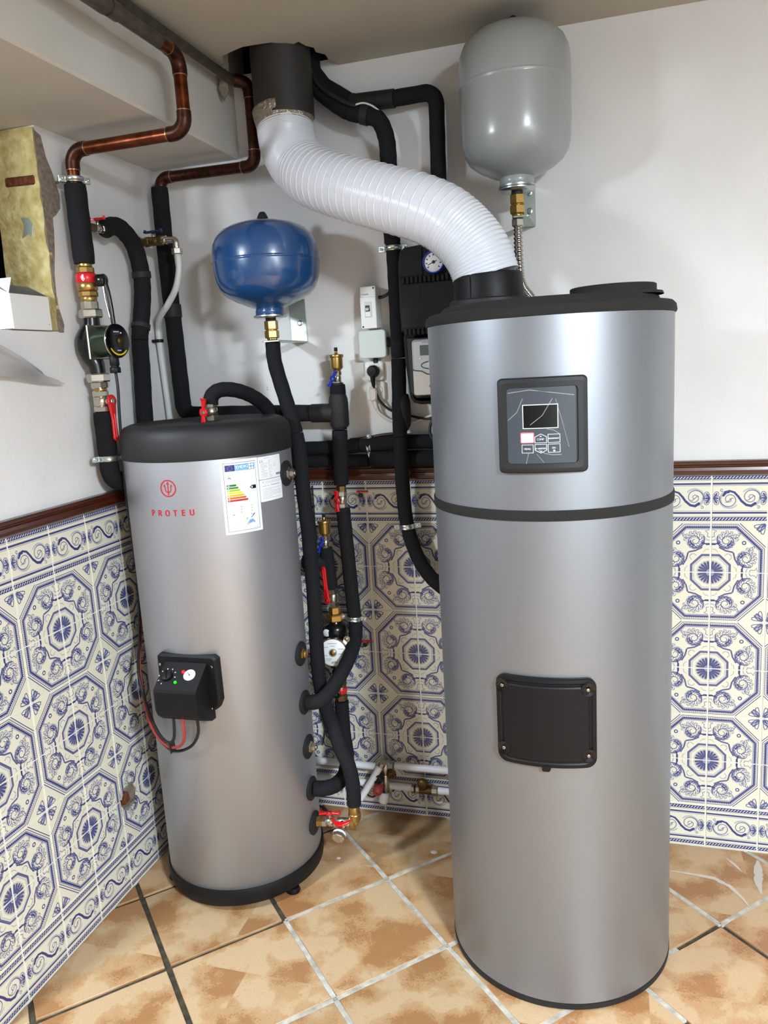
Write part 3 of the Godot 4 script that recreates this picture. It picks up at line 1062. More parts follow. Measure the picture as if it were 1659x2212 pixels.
func room() -> void:
	# back wall
	var back := struct("wall_back", G.new().box(Vector3(5.0, 1.27, 0.12), Transform3D(Basis(), Vector3(0.4, 1.815, -0.06))), M.plaster)
	part("grout_bed", G.new().box(Vector3(5.0, 1.24, 0.12), Transform3D(Basis(), Vector3(0.4, 0.58, -0.0615))), M.tile_grout, back)
	# left wall: a stub that ends at z = 1.12, with a broken window opening and a chased hole low down
	var g := G.new()
	var slab := func(gg: G, z0: float, z1: float, y0: float, y1: float, x := -0.5095) -> void:
		gg.box(Vector3(x + 0.655, y1 - y0, z1 - z0), Transform3D(Basis(), Vector3((x - 0.655) / 2, (y0 + y1) / 2, (z0 + z1) / 2)))
	slab.call(g, -0.1, 0.556, 1.18, 2.32)
	slab.call(g, 0.556, 1.12, 1.18, 1.686)
	var left := struct("wall_left", g, M.plaster)
	g = G.new()
	slab.call(g, -0.1, 0.470, -0.04, 1.18, -0.511)
	slab.call(g, 0.562, 1.12, -0.04, 1.18, -0.511)
	slab.call(g, 0.470, 0.562, -0.04, 0.242, -0.511)
	slab.call(g, 0.470, 0.562, 0.326, 1.18, -0.511)
	part("grout_bed", g, M.tile_grout, left)
	g = G.new()
	g.box(Vector3(0.03, 0.084, 0.092), Transform3D(Basis(), Vector3(-0.562, 0.284, 0.516)))
	for q in [[0.249, 0.014, 0.516, 0.092], [0.319, 0.014, 0.516, 0.092], [0.284, 0.084, 0.4735, 0.007], [0.284, 0.084, 0.5585, 0.007]]:
		g.box(Vector3(0.036, q[1], q[3]), Transform3D(Basis(), Vector3(-0.5325, q[0], q[2])))
	part("cavity_lining", g, M.render_coat, left)
	part("exposed_brick", G.new().box(Vector3(0.028, 0.036, 0.034), Transform3D(Basis(Vector3.RIGHT, 0.2), Vector3(-0.537, 0.272, 0.510)), 0.006), M.brick_clay, left)
	# rough reveal of the opening, crumbling edge and a brick stub
	var pts := PackedVector2Array()
	for i in 19:
		var y := lerpf(1.690, 2.205, i / 18.0)
		pts.append(Vector2(-0.5125 + rng.randf_range(-0.004, 0.005), y))
	for i in 8:
		pts.append(Vector2(lerpf(-0.53, -0.66, i / 7.0), 2.207))
	for i in 12:
		pts.append(Vector2(-0.654 + rng.randf_range(-0.006, 0.006), lerpf(2.19, 1.69, i / 11.0)))
	part("broken_reveal", G.new().plate(pts, 0.55, 0.562, Transform3D(), 0.0), M.old_plaster, left)
	var edge := PackedVector2Array([Vector2(0.562, 2.20), Vector2(0.535, 2.19), Vector2(0.525, 2.14), Vector2(0.505, 2.10), Vector2(0.488, 2.05), Vector2(0.492, 2.015), Vector2(0.512, 1.995), Vector2(0.528, 1.985), Vector2(0.530, 1.95), Vector2(0.537, 1.90), Vector2(0.550, 1.84), Vector2(0.5535, 1.79), Vector2(0.5535, 1.76), Vector2(0.546, 1.735), Vector2(0.537, 1.705), Vector2(0.543, 1.684), Vector2(0.562, 1.684)])
	part("stripped_edge", G.new().plate(edge, 0.0, 0.0016, Transform3D(Basis(Vector3(0, 0, 1), Vector3(0, 1, 0), Vector3(-1, 0, 0)), Vector3(-0.5100, 0, 0)).scaled_local(Vector3(1, 1, -1)), 0.0006), M.render_coat, left)
	part("brick", G.new().box(Vector3(0.098, 0.028, 0.02), Transform3D(Basis(Vector3.BACK, -0.03), Vector3(-0.570, 2.078, 0.556)), 0.006), M.brick_clay, left)
	part("wire_scrap", G.new().plate(PackedVector2Array([Vector2(-0.02, -0.03), Vector2(0.0, -0.02), Vector2(0.012, -0.03), Vector2(0.02, 0.0), Vector2(0.008, 0.02), Vector2(-0.015, 0.022), Vector2(-0.008, 0.0)]), 0.0, 0.002, Transform3D(Basis(), Vector3(-0.566, 1.965, 0.562)), 0.0005), M.galvanised, left)
	# the dark space behind the opening
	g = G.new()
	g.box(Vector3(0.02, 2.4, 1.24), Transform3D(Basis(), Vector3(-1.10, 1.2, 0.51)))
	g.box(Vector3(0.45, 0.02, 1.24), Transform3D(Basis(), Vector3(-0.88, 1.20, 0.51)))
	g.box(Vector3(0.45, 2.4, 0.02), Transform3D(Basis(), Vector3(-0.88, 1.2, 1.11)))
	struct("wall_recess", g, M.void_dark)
	# other walls close the room
	struct("wall_right", G.new().box(Vector3(0.1, 2.6, 4.5), Transform3D(Basis(), Vector3(2.85, 1.25, 2.10))), M.far_paint)
	struct("wall_front", G.new().box(Vector3(5.0, 2.6, 0.1), Transform3D(Basis(), Vector3(0.4, 1.25, 4.25))), M.far_paint)
	struct("wall_far_left", G.new().box(Vector3(0.1, 2.6, 4.5), Transform3D(Basis(), Vector3(-2.05, 1.25, 2.10))), M.far_paint)
	# ceiling with the ragged hole for the flue
	var c := 2.43
	var outer := PackedVector2Array([Vector2(-2.1, -0.1), Vector2(2.9, -0.1), Vector2(2.9, 4.3), Vector2(-2.1, 4.3)])
	var hole := PackedVector2Array([Vector2(-0.21, -0.2), Vector2(-0.19, 0.06), Vector2(-0.165, 0.09), Vector2(-0.172, 0.13), Vector2(-0.145, 0.165), Vector2(-0.128, 0.205), Vector2(-0.09, 0.222), Vector2(-0.05, 0.238), Vector2(0.0, 0.236), Vector2(0.035, 0.232), Vector2(0.062, 0.212), Vector2(0.085, 0.196), Vector2(0.105, 0.205), Vector2(0.112, 0.172), Vector2(0.128, 0.150), Vector2(0.122, 0.118), Vector2(0.140, 0.092), Vector2(0.136, 0.05), Vector2(0.15, 0.02), Vector2(0.148, -0.2)])
	var down := Transform3D(Basis(Vector3(1, 0, 0), Vector3(0, 0, 1), Vector3(0, -1, 0)), Vector3(0, c, 0))
	g = G.new()
	for q in Geometry2D.clip_polygons(outer, hole):
		g.plate(q, -0.14, 0.0, down, 0.0)
	var ceil_node := struct("ceiling", g, M.ceiling_paint)
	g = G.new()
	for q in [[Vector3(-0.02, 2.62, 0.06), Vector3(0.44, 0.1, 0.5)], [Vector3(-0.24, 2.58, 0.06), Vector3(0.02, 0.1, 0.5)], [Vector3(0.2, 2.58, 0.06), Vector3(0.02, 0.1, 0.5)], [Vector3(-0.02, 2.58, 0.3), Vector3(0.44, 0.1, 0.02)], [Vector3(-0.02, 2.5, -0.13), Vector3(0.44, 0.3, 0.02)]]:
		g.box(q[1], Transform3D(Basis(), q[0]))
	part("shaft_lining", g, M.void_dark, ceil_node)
	# broken plaster lip hanging by the hole
	part("plaster_flake", G.new().plate(PackedVector2Array([Vector2(-0.03, 0.0), Vector2(-0.018, -0.03), Vector2(-0.024, -0.055), Vector2(-0.01, -0.085), Vector2(0.006, -0.06), Vector2(0.002, -0.03), Vector2(0.012, 0.0)]), 0.0, 0.012, Transform3D(Basis(Vector3.UP, 0.5), Vector3(-0.168, 2.43, 0.11)), 0.002), M.render_coat, ceil_node)
	# beam along the left
	struct("trim_3", G.new().box(Vector3(0.80, 0.24, 4.4), Transform3D(Basis(), Vector3(-0.598, 2.33, 2.05)), 0.006), M.beam_paint)
	# moulded hardwood rails on top of the tiles
	var prof := PackedVector2Array([Vector2(0, 1.184), Vector2(0.012, 1.184), Vector2(0.020, 1.190), Vector2(0.023, 1.199), Vector2(0.021, 1.207), Vector2(0.016, 1.210), Vector2(0.0165, 1.2125), Vector2(0.0215, 1.216), Vector2(0.022, 1.222), Vector2(0.018, 1.2255), Vector2(0.006, 1.2265), Vector2(0, 1.2265)])
	struct("trim_1", G.new().plate(prof, -2.6, 0.5095, Transform3D(Basis(Vector3(0, 0, 1), Vector3(0, 1, 0), Vector3(-1, 0, 0)), Vector3(0, 0, 0))), M.rail_wood)
	struct("trim_2", G.new().plate(prof, 0.0, 1.12, Transform3D(Basis(Vector3(1, 0, 0), Vector3(0, 1, 0), Vector3(0, 0, 1)), Vector3(-0.5095, 0, 0))), M.rail_wood)


func wainscot() -> void:
	var cache := {}
	var made := func(w: float, h: float, u0: float, u1: float, border: bool, flip_v: bool, shape: PackedVector2Array) -> ArrayMesh:
		var key := "%.4f %.4f %.3f %.3f %s %s %d" % [w, h, u0, u1, border, flip_v, shape.size()]
		if shape.size() > 4 or not cache.has(key):
			var o := shape if shape.size() > 4 else PackedVector2Array([Vector2(0, 0), Vector2(w, 0), Vector2(w, h), Vector2(0, h)])
			var g := G.new().plate(o, -0.006, 0.0, Transform3D(), 0.0009 if shape.size() < 5 else 0.0)
			for i in g.p.size():
				var s := g.p[i].x / w
				var r := g.p[i].y / h
				g.t[i] = Vector2(lerpf(u0, u1, s), (1.0 - r) if flip_v else r)
			cache[key] = g.mesh()
		return cache[key]
	var rows := [[0.0, 0.1427]]
	for k in 6:
		rows.append([0.1427 + 0.15 * k, 0.1427 + 0.15 * (k + 1)])
	rows.append([1.0427, 1.1855])
	var gx := 0.0024
	var gy := 0.0015
	for side in 2:
		var wall: Node3D = get_node("wall_back" if side == 0 else "wall_left")
		# t runs to the right as one looks at the wall; lines lie at start + 0.15 n, octagon centres at even n
		var t_end := 1.95 if side == 0 else 0.0
		var t_start := -0.5095 if side == 0 else -1.12
		var org := 0.0 if side == 0 else -0.4072
		var n := int(floor((t_start - org) / 0.15))
		while org + n * 0.15 < t_end - 0.02:
			var a := maxf(org + n * 0.15, t_start)
			var b := minf(org + (n + 1) * 0.15, t_end)
			if b - a > 0.012:
				for r in 8:
					var border: bool = r == 0 or r == 7
					var u0: float = (a - org) / 0.15 - n
					var u1: float = (b - org) / 0.15 - n
					if not border and n % 2 != 0:
						u0 = 1.0 - u0
						u1 = 1.0 - u1
					var flip: bool = border or (r - 1) % 2 == 0
					var y0: float = rows[r][0] + gy
					var y1: float = rows[r][1] - gy
					var shape := PackedVector2Array([Vector2.ZERO])
					if side == 1 and a < -0.48 and b > -0.55 and (r == 1 or r == 2):
						# the tiles chipped away round the old pipe hole
						var jag := PackedVector2Array()
						for i in 15:
							var th := TAU * i / 15
							jag.append(Vector2(-0.516 + (0.042 + rng.randf_range(-0.007, 0.007)) * cos(th) - a - gx, 0.284 + (0.042 + rng.randf_range(-0.006, 0.006)) * sin(th) - y0))
						var full := PackedVector2Array([Vector2(0, 0), Vector2(b - a - 2 * gx, 0), Vector2(b - a - 2 * gx, y1 - y0), Vector2(0, y1 - y0)])
						var cut := Geometry2D.clip_polygons(full, jag)
						for q in cut:
							if q.size() > 4 and (shape.size() < 5 or q[0].distance_to(q[q.size() / 2]) > 0.05):
								shape = q
					var o := MeshInstance3D.new()
					o.name = "border_tile" if border else "tile"
					o.mesh = made.call(b - a - 2 * gx, y1 - y0, u0, u1, border, flip, shape)
					o.material_override = M.azulejo_border if border else M.azulejo
					wall.add_child(o, true)
					var lift := rng.randf_range(-0.0004, 0.0003)
					if side == 0:
						o.position = Vector3(a + gx, y0, lift)
					else:
						o.position = Vector3(-0.5095 + lift, y0, -(a + gx))
						o.basis = Basis(Vector3(0, 0, -1), Vector3(0, 1, 0), Vector3(1, 0, 0))
			n += 1


func floor_tiles() -> void:
	var fl := struct("floor", G.new().box(Vector3(5.0, 0.1, 4.5), Transform3D(Basis(), Vector3(0.4, -0.0565, 2.1))), M.grout_dark)
	var pitch := 0.3344
	var dx := Vector3(1, 0, 1) / sqrt(2.0)
	var dz := Vector3(-1, 0, 1) / sqrt(2.0)
	var o0 := Vector3(0.258, 0, 0.357)
	var half := pitch / 2 - 0.0064
	var meshes := []
	for k in 3:
		var ol := PackedVector2Array()
		for c in 4:
			var p := Vector2(half * (1 if c in [0, 3] else -1), half * (1 if c < 2 else -1))
			var q := Vector2(half * (1 if (c + 1) % 4 in [0, 3] else -1), half * (1 if (c + 1) % 4 < 2 else -1))
			for s in 6:
				var e := p.lerp(q, s / 6.0)
				ol.append(e * (1.0 - rng.randf_range(0.0, 0.009) * (0.6 if s > 0 else 1.6)))
		meshes.append(ol)
	var face_up := Basis(dx, -dz, Vector3.UP)
	var walls := PackedVector2Array([Vector2(-2.0, 1.13), Vector2(-0.5075, 1.13), Vector2(-0.5075, 0.002), Vector2(2.8, 0.002), Vector2(2.8, 4.2), Vector2(-2.0, 4.2)])
	for i in range(-7, 10):
		for j in range(-6, 11):
			var c := o0 + dx * pitch * (i + 0.5) + dz * pitch * (j + 0.5)
			if c.x < -2.2 or c.x > 3.0 or c.z < -0.25 or c.z > 4.3 or (c.x < -0.75 and c.z < 1.0):
				continue
			var ol: PackedVector2Array = meshes[rng.randi() % 3]
			var here := PackedVector2Array()
			for q in ol:
				var w: Vector3 = c + dx * q.x - dz * q.y
				here.append(Vector2(w.x, w.z))
			var bits := Geometry2D.intersect_polygons(here, walls)
			for bit in bits:
				var loc := PackedVector2Array()
				for q in bit:
					loc.append(Vector2(q.x - c.x, -(q.y - c.z)))
				if loc.size() < 3:
					continue
				var g := G.new().plate(loc, -0.006, 0.0, Transform3D(Basis(Vector3.RIGHT, Vector3.FORWARD, Vector3.UP), Vector3.ZERO), 0.0012)
				var t := MeshInstance3D.new()
				t.name = "tile"
				t.mesh = g.mesh()
				t.material_override = M["terracotta_%d" % (rng.randi() % 4)]
				fl.add_child(t, true)
				t.position = c - Vector3(0, rng.randf_range(0.0, 0.0008), 0)
			# joints: pale fresh cement in the middle of the floor, dark old ones elsewhere
			for e in 2:
				var u := dx if e == 0 else dz
				var v := dz if e == 0 else dx
				for s in 2:
					var m := o0 + dx * pitch * i + dz * pitch * j + u * pitch * (0.25 + 0.5 * s)
					if m.x > -0.035 and m.x < 1.06 and m.z > 0.06 and m.z < 2.2 or (m.x > 1.06 and m.z < 0.30 and m.z > 0.02 and m.x < 1.5):
						var g := G.new()
						var x := Transform3D(Basis(u, Vector3.UP, u.cross(Vector3.UP)), m + Vector3(0, -0.0044, 0))
						g.box(Vector3(pitch / 2 + 0.001, 0.007, 0.0142), x, 0.0012)
						part("grout_joint", g, M.grout_pale, fl)


# ---------------------------------------------------------------- tanks
func left_tank() -> void:
	var c := Vector3(-0.206, 0, 0.3623)
	var R := 0.2392
	var o := thing("water_tank", "grey metallic cylindrical water tank with black lid, red trident emblem and energy label", "water tank", c)
	var x := Transform3D(Basis(), c)
	part("body", spin([Vector2(R - 0.004, 0.066), Vector2(R, 0.070), Vector2(R, 1.332)], x, 96), M.tank_grey, o)
	part("base_ring", spin([Vector2(0, 0.013), Vector2(R - 0.012, 0.013), Vector2(R + 0.003, 0.022), Vector2(R + 0.0065, 0.04), Vector2(R + 0.0065, 0.063), Vector2(R + 0.004, 0.0705), Vector2(R - 0.004, 0.0715)], x, 96), M.black_plastic, o)
	part("lid", spin([Vector2(R - 0.004, 1.327), Vector2(R + 0.002, 1.328), Vector2(R + 0.004, 1.334), Vector2(R + 0.003, 1.385), Vector2(R - 0.001, 1.402), Vector2(R - 0.011, 1.415), Vector2(R - 0.028, 1.4215), Vector2(R - 0.045, 1.420), Vector2(R - 0.052, 1.4165), Vector2(0.05, 1.4175), Vector2(0.046, 1.414), Vector2(0, 1.413)], x, 96), M.matt_black, o)
	for a in [62.0, 182.0, 302.0]:
		var f := Transform3D(Basis(), c + Vector3(sin(deg_to_rad(a)), 0, cos(deg_to_rad(a))) * (R - 0.012))
		part("foot", spin([Vector2(0, 0), Vector2(0.020, 0.0), Vector2(0.022, 0.004), Vector2(0.018, 0.016), Vector2(0, 0.016)], f, 24), M.black_plastic, o)
	# emblem and lettering
	var e := on_cyl(c, R, 0.9, 1.259)
	var ring := []
	for i in 40:
		ring.append(Vector2(cos(TAU * i / 40), sin(TAU * i / 40)) * 0.0215)
	var g := G.new().ribbon(ring, 0.0032, e, 0.0006, true)
	g.ribbon([Vector2(0, -0.0175), Vector2(0, 0.012)], 0.0026, e)
	g.ribbon([Vector2(-0.0034, 0.0105), Vector2(0, 0.0170), Vector2(0.0034, 0.0105)], 0.0026, e)
	for s in [-1.0, 1.0]:
		g.ribbon([Vector2(0, -0.0105), Vector2(0.006 * s, -0.0085), Vector2(0.0088 * s, -0.003), Vector2(0.0082 * s, 0.003), Vector2(0.0100 * s, 0.0095)], 0.0026, e)
		g.ribbon([Vector2(0.0078 * s, 0.0055), Vector2(0.0102 * s, 0.0110), Vector2(0.0126 * s, 0.0045)], 0.0016, e)
	part("trident_emblem", g, M.logo_red, o)
	g = G.new()
	var letters := "PROTEU"
	for i in 6:
		lettering(g, letters[i], 0.0165, on_cyl(c, R, 1.4 + (i - 2.5) * 5.55, 1.1925), 0.0006, true)
	part("brand_lettering", g, M.logo_red, o)
	# paper labels
	part("energy_label", G.new().pad(0.107, 0.199, 0.001, [[0.0, -0.001], [0.0, 0.0009]], on_cyl(c, R, 48.0, 1.2225), 14), M.energy_print, o)
	part("rating_label", G.new().pad(0.088, 0.062, 0.003, [[0.0, -0.001], [0.0, 0.0008]], on_cyl(c, R, 71.8, 1.290), 12), M.rating_print, o)
	part("warning_label", G.new().pad(0.088, 0.060, 0.003, [[0.0, -0.001], [0.0, 0.0008]], on_cyl(c, R, 71.8, 1.2275), 12), M.warning_print, o)
	# side ports: black rosettes with plugs
	for q in [[1.261, 0], [0.719, 1], [0.565, 2], [0.421, 0], [0.282, 2], [0.166, 2]]:
		var az := deg_to_rad(90.0)
		var dir := Vector3(sin(az), 0, cos(az))
		var f := frame(Vector3(c.x + R * sin(az), q[0], c.z + R * cos(az)), dir, Vector3.UP)
		part("rosette", spin([Vector2(0, -0.004), Vector2(0.036, -0.004), Vector2(0.037, 0.0035), Vector2(0.034, 0.006), Vector2(0.017, 0.0075), Vector2(0, 0.0075)], f, 36), M.matt_black, o)
		if q[1] == 0:
			g = nut(G.new(), 0.0185, 0.006, 0.013, f)
			nut(g, 0.0125, 0.013, 0.026, f)
			can(g, 0.006, 0.026, 0.030, f)
			part("plug", g, M.nickel, o)
		elif q[1] == 1:
			g = nut(G.new(), 0.0165, 0.006, 0.012, f)
			can(g, 0.0125, 0.012, 0.020, f)
			part("plug", g, M.brass, o)
	# thermostat box
	var th := on_cyl(c, R, 1.0, 0.700)
	var bp := PackedVector2Array([Vector2(-0.090, 0.088), Vector2(-0.082, 0.096), Vector2(0.082, 0.096), Vector2(0.092, 0.086), Vector2(0.093, -0.035), Vector2(0.085, -0.055), Vector2(0.040, -0.083), Vector2(0.0, -0.092), Vector2(-0.040, -0.083), Vector2(-0.085, -0.055), Vector2(-0.092, -0.035)])
	var bx := frame(th.call(0.0, 0.0, -0.022), Vector3.UP, Vector3(sin(deg_to_rad(1.0)), 0, cos(deg_to_rad(1.0))))
	var housing := part("thermostat_housing", G.new().plate(bp, 0.0, 0.030, bx, 0.006), M.black_plastic, o)
	var side := PackedVector2Array([Vector2(0.0, 0.078), Vector2(0.034, 0.077), Vector2(0.104, 0.026), Vector2(0.107, 0.018), Vector2(0.107, -0.036), Vector2(0.100, -0.052), Vector2(0.078, -0.070), Vector2(0.034, -0.090), Vector2(0.0, -0.092)])
	var sx := Transform3D(Basis(bx.basis.z, bx.basis.y, -bx.basis.x), bx.origin)
	g = G.new().plate(side, -0.066, 0.066, sx, 0.007)
	part("cover", g, M.black_plastic, housing)
	# the sloping fascia with knob, gauge and two lights
	var nrm := Vector2(0.051, 0.070).normalized()
	var slope := Vector3(0, nrm.y, nrm.x)
	var fx := Transform3D(bx.basis * Basis(Vector3.RIGHT, Vector3(0, nrm.x, -nrm.y), slope), bx * Vector3(0, 0.0515, 0.069))
	var fr := func(u: float, v: float) -> Transform3D: return Transform3D(fx.basis * Basis(Vector3.RIGHT, PI / 2), fx * Vector3(u, v, 0.0))
	part("gauge_rim", spin([Vector2(0, 0), Vector2(0.0165, 0), Vector2(0.0172, 0.002), Vector2(0.0165, 0.0035), Vector2(0.0152, 0.0035), Vector2(0.0150, 0.0022), Vector2(0, 0.0022)], fr.call(0.030, 0.004), 32), M.white_plastic, housing)
	g = G.new().ribbon([Vector2(0.030, 0.004), Vector2(0.0225, 0.0105)], 0.0014, on_plane(fx), 0.0032)
	can(g, 0.0022, 0.002, 0.0042, fr.call(0.030, 0.004))
	part("gauge_needle", g, M.print_dark, housing)
	part("pilot_light", spin([Vector2(0, 0), Vector2(0.0048, 0), Vector2(0.0046, 0.003), Vector2(0.002, 0.005), Vector2(0, 0.0052)], fr.call(0.008, 0.013), 16), M.led_red, housing)
	part("pilot_light", spin([Vector2(0, 0), Vector2(0.0040, 0), Vector2(0.0038, 0.003), Vector2(0.002, 0.0045), Vector2(0, 0.0047)], fr.call(-0.004, -0.020), 16), M.led_green, housing)
	g = can(G.new(), 0.0155, 0.0, 0.010, fr.call(-0.036, -0.003), 0.0015)
	g.box(Vector3(0.0035, 0.026, 0.006), fx * Transform3D(Basis(Vector3.BACK, 0.5), Vector3(-0.036, -0.003, 0.012)), 0.001)
	part("knob", g, M.black_plastic, housing)
	g = G.new()
	for i in 8:
		var a := deg_to_rad(-160.0 + 36.0 * i)
		var d := Vector2(-0.036, -0.003) + Vector2(sin(a), cos(a)) * 0.0225
		g.ribbon([d, d + Vector2(sin(a), cos(a)) * 0.0035], 0.0022, on_plane(fx), 0.0005)
	part("scale_marks", g, M.print_white, housing)
	for q in [Vector2(-0.080, 0.066), Vector2(0.078, 0.066), Vector2(0.066, -0.056)]:
		part("screw", can(G.new(), 0.0038, 0.0, 0.002, Transform3D(bx.basis * Basis(Vector3.RIGHT, PI / 2), bx * Vector3(q.x, q.y, 0.030)), 0.0006, 14), M.steel, housing)
	# cables leaving the thermostat, along the left of the tank
	var tail := [Vector3(-0.415, 0.70, 0.52), Vector3(-0.452, 0.80, 0.44), Vector3(-0.462, 0.95, 0.405), Vector3(-0.466, 1.12, 0.39), Vector3(-0.468, 1.30, 0.38)]
	var runs := [
		["cable_black", [Vector3(-0.228, 0.650, 0.655), Vector3(-0.236, 0.575, 0.652), Vector3(-0.265, 0.545, 0.635), Vector3(-0.31, 0.552, 0.610), Vector3(-0.365, 0.60, 0.57)], Vector3(0.004, 0, 0.012)],
		["rubber_red", [Vector3(-0.198, 0.650, 0.660), Vector3(-0.203, 0.575, 0.655), Vector3(-0.235, 0.538, 0.640), Vector3(-0.29, 0.530, 0.620), Vector3(-0.36, 0.575, 0.58)], Vector3(0, 0, 0)],
		["cable_black", [Vector3(-0.168, 0.650, 0.64), Vector3(-0.172, 0.580, 0.632), Vector3(-0.21, 0.530, 0.625), Vector3(-0.28, 0.512, 0.612), Vector3(-0.36, 0.560, 0.57)], Vector3(-0.006, 0, -0.010)]]
	for r in runs:
		var pts: Array = r[1].duplicate()
		for q in tail:
			pts.append(q + r[2])
		part("cable", tube(smooth(pts, 7), 0.0042, 10), M[r[0]], o)
	part("cable_tie", G.new().box(Vector3(0.004, 0.034, 0.026), Transform3D(Basis(Vector3.BACK, 0.1), Vector3(-0.262, 0.531, 0.628)), 0.001), M.cable_black, o)


func right_tank() -> void:
	var c := Vector3(0.7799, 0, 0.4595)
	var R := 0.2846
	var o := thing("heat_pump_water_heater", "tall grey heat pump water heater with keypad, black access cover and two top air ports", "water heater", c)
	var x := Transform3D(Basis(), c)
	part("base_ring", spin([Vector2(0, 0.0005), Vector2(R - 0.004, 0.0005), Vector2(R + 0.001, 0.004), Vector2(R + 0.001, 0.016), Vector2(R - 0.004, 0.0175)], x, 96), M.matt_black, o)
	part("lower_jacket", spin([Vector2(R - 0.003, 0.017), Vector2(R, 0.0195), Vector2(R, 1.201)], x, 96), M.heater_grey, o)
	part("joint_band", spin([Vector2(R - 0.003, 1.199), Vector2(R + 0.0025, 1.200), Vector2(R + 0.0032, 1.203), Vector2(R + 0.0032, 1.219), Vector2(R + 0.0025, 1.2225), Vector2(R - 0.003, 1.2235)], x, 96), M.epp_foam, o)
	part("upper_jacket", spin([Vector2(R, 1.2215), Vector2(R, 1.6275), Vector2(R - 0.002, 1.629)], x, 96), M.heater_grey, o)
	part("top_cover", spin([Vector2(R - 0.004, 1.626), Vector2(R + 0.003, 1.6275), Vector2(R + 0.005, 1.632), Vector2(R + 0.003, 1.645), Vector2(R - 0.004, 1.6525), Vector2(R - 0.030, 1.6545), Vector2(R - 0.034, 1.664), Vector2(R - 0.040, 1.668), Vector2(0, 1.669)], x, 96), M.epp_foam, o)
	# right air port, open
	var pr := Transform3D(Basis(), Vector3(0.929, 1.667, 0.50))
	part("air_port", spin([Vector2(0.110, 0.0), Vector2(0.108, 0.006), Vector2(0.096, 0.008), Vector2(0.0945, 0.012), Vector2(0.0945, 0.022), Vector2(0.092, 0.024), Vector2(0.084, 0.024), Vector2(0.082, 0.022), Vector2(0.080, -0.01)], pr, 48), M.epp_foam, o)
	# left port under the duct with its rubber sleeve
	var pl := Transform3D(Basis(), Vector3(0.636, 1.667, 0.41))
	part("air_port", spin([Vector2(0.112, 0.0), Vector2(0.110, 0.006), Vector2(0.100, 0.009), Vector2(0.098, 0.013), Vector2(0.098, 0.021), Vector2(0.094, 0.024), Vector2(0.080, 0.024)], pl, 48), M.matt_black, o)
	var sl := frame(Vector3(0.636, 1.688, 0.41), Vector3(-0.05, 1.0, 0.0), Vector3.BACK)
	part("rubber_sleeve", spin([Vector2(0.080, -0.004), Vector2(0.0865, -0.002), Vector2(0.0875, 0.004), Vector2(0.0855, 0.024), Vector2(0.0845, 0.056), Vector2(0.083, 0.060), Vector2(0.078, 0.060)], sl, 48), M.black_plastic, o)
	part("sleeve_flap", G.new().pad(0.055, 0.050, 0.004, [[0, 0.0], [0.001, 0.003]], on_cyl(Vector3(0.634, 0, 0.41), 0.0855, -38.0, 1.7155), 8), M.black_plastic, o)
	# keypad
	var y0 := 1.4045
	var kx := on_cyl(c, R, 1.7, y0)
	var fr := part("keypad_frame", G.new().pad(0.181, 0.199, 0.010, [[0.0, -0.004], [0.0, 0.009], [0.003, 0.013], [0.010, 0.0145], [0.020, 0.0140], [0.0215, 0.011]], kx, 14), M.matt_black, o)
	part("keypad", G.new().pad(0.1385, 0.1615, 0.005, [[0.0, 0.010], [0.0, 0.0125]], on_cyl(c, R, 1.7 - 0.6, y0 - 0.001), 14), M.keypad_print, fr)
	var at := func(u: float, v: float) -> Callable: return on_cyl(c, R, 1.1 + rad_to_deg((u - 0.5) * 0.1385 / R), y0 - 0.001 + (0.5 - v) * 0.1615)
	part("display", G.new().pad(0.0665, 0.0465, 0.001, [[0.0, 0.011], [0.0, 0.0129]], at.call(0.500, 0.376), 8), M.glossy_black, fr)
	part("lit_key", G.new().pad(0.0238, 0.0184, 0.001, [[0.0, 0.011], [0.0, 0.0131]], at.call(0.310, 0.648), 4), M.key_lit, fr)
	part("key_halo", G.new().pad(0.0275, 0.0225, 0.003, [[0.0, 0.011], [0.0, 0.0128]], at.call(0.310, 0.645), 4), M.key_glow, fr)
	# the protective foil, half peeled and creased
	var g := G.new()
	var kk := on_cyl(c, R, 1.1, y0 - 0.001)
	for q in [[[Vector2(-0.034, 0.058), Vector2(-0.046, 0.030), Vector2(-0.064, 0.014)], 0.0024], [[Vector2(-0.064, 0.070), Vector2(-0.02, 0.075), Vector2(0.03, 0.067), Vector2(0.066, 0.061)], 0.0030], [[Vector2(0.024, 0.056), Vector2(0.004, 0.022), Vector2(-0.020, 0.003)], 0.0026], [[Vector2(0.012, -0.006), Vector2(0.026, -0.009), Vector2(0.036, -0.016)], 0.0022], [[Vector2(-0.004, -0.050), Vector2(0.008, -0.057), Vector2(0.022, -0.060), Vector2(0.040, -0.060)], 0.0028], [[Vector2(-0.024, -0.054), Vector2(-0.030, -0.080)], 0.0022], [[Vector2(-0.008, -0.058), Vector2(0.006, -0.076)], 0.0014], [[Vector2(0.030, 0.055), Vector2(0.042, 0.010), Vector2(0.055, -0.045)], 0.0016]]:
		g.sweep(PackedVector3Array(q[0].map(func(s: Vector2) -> Vector3: return kk.call(s.x, s.y, 0.0128))), q[1] * 0.32, 6)
	part("foil_crease", g, M.clear_film, fr)
	# lower access cover with four screws
	var ac := on_cyl(c, R, 0.5, 0.741)
	var cv := part("access_cover", G.new().pad(0.221, 0.213, 0.022, [[0.0, -0.004], [0.0, 0.007], [0.0025, 0.0105], [0.010, 0.0115], [0.013, 0.0095], [0.016, 0.0095], [0.018, 0.013], [0.021, 0.0145]], ac, 16), M.black_plastic, o)
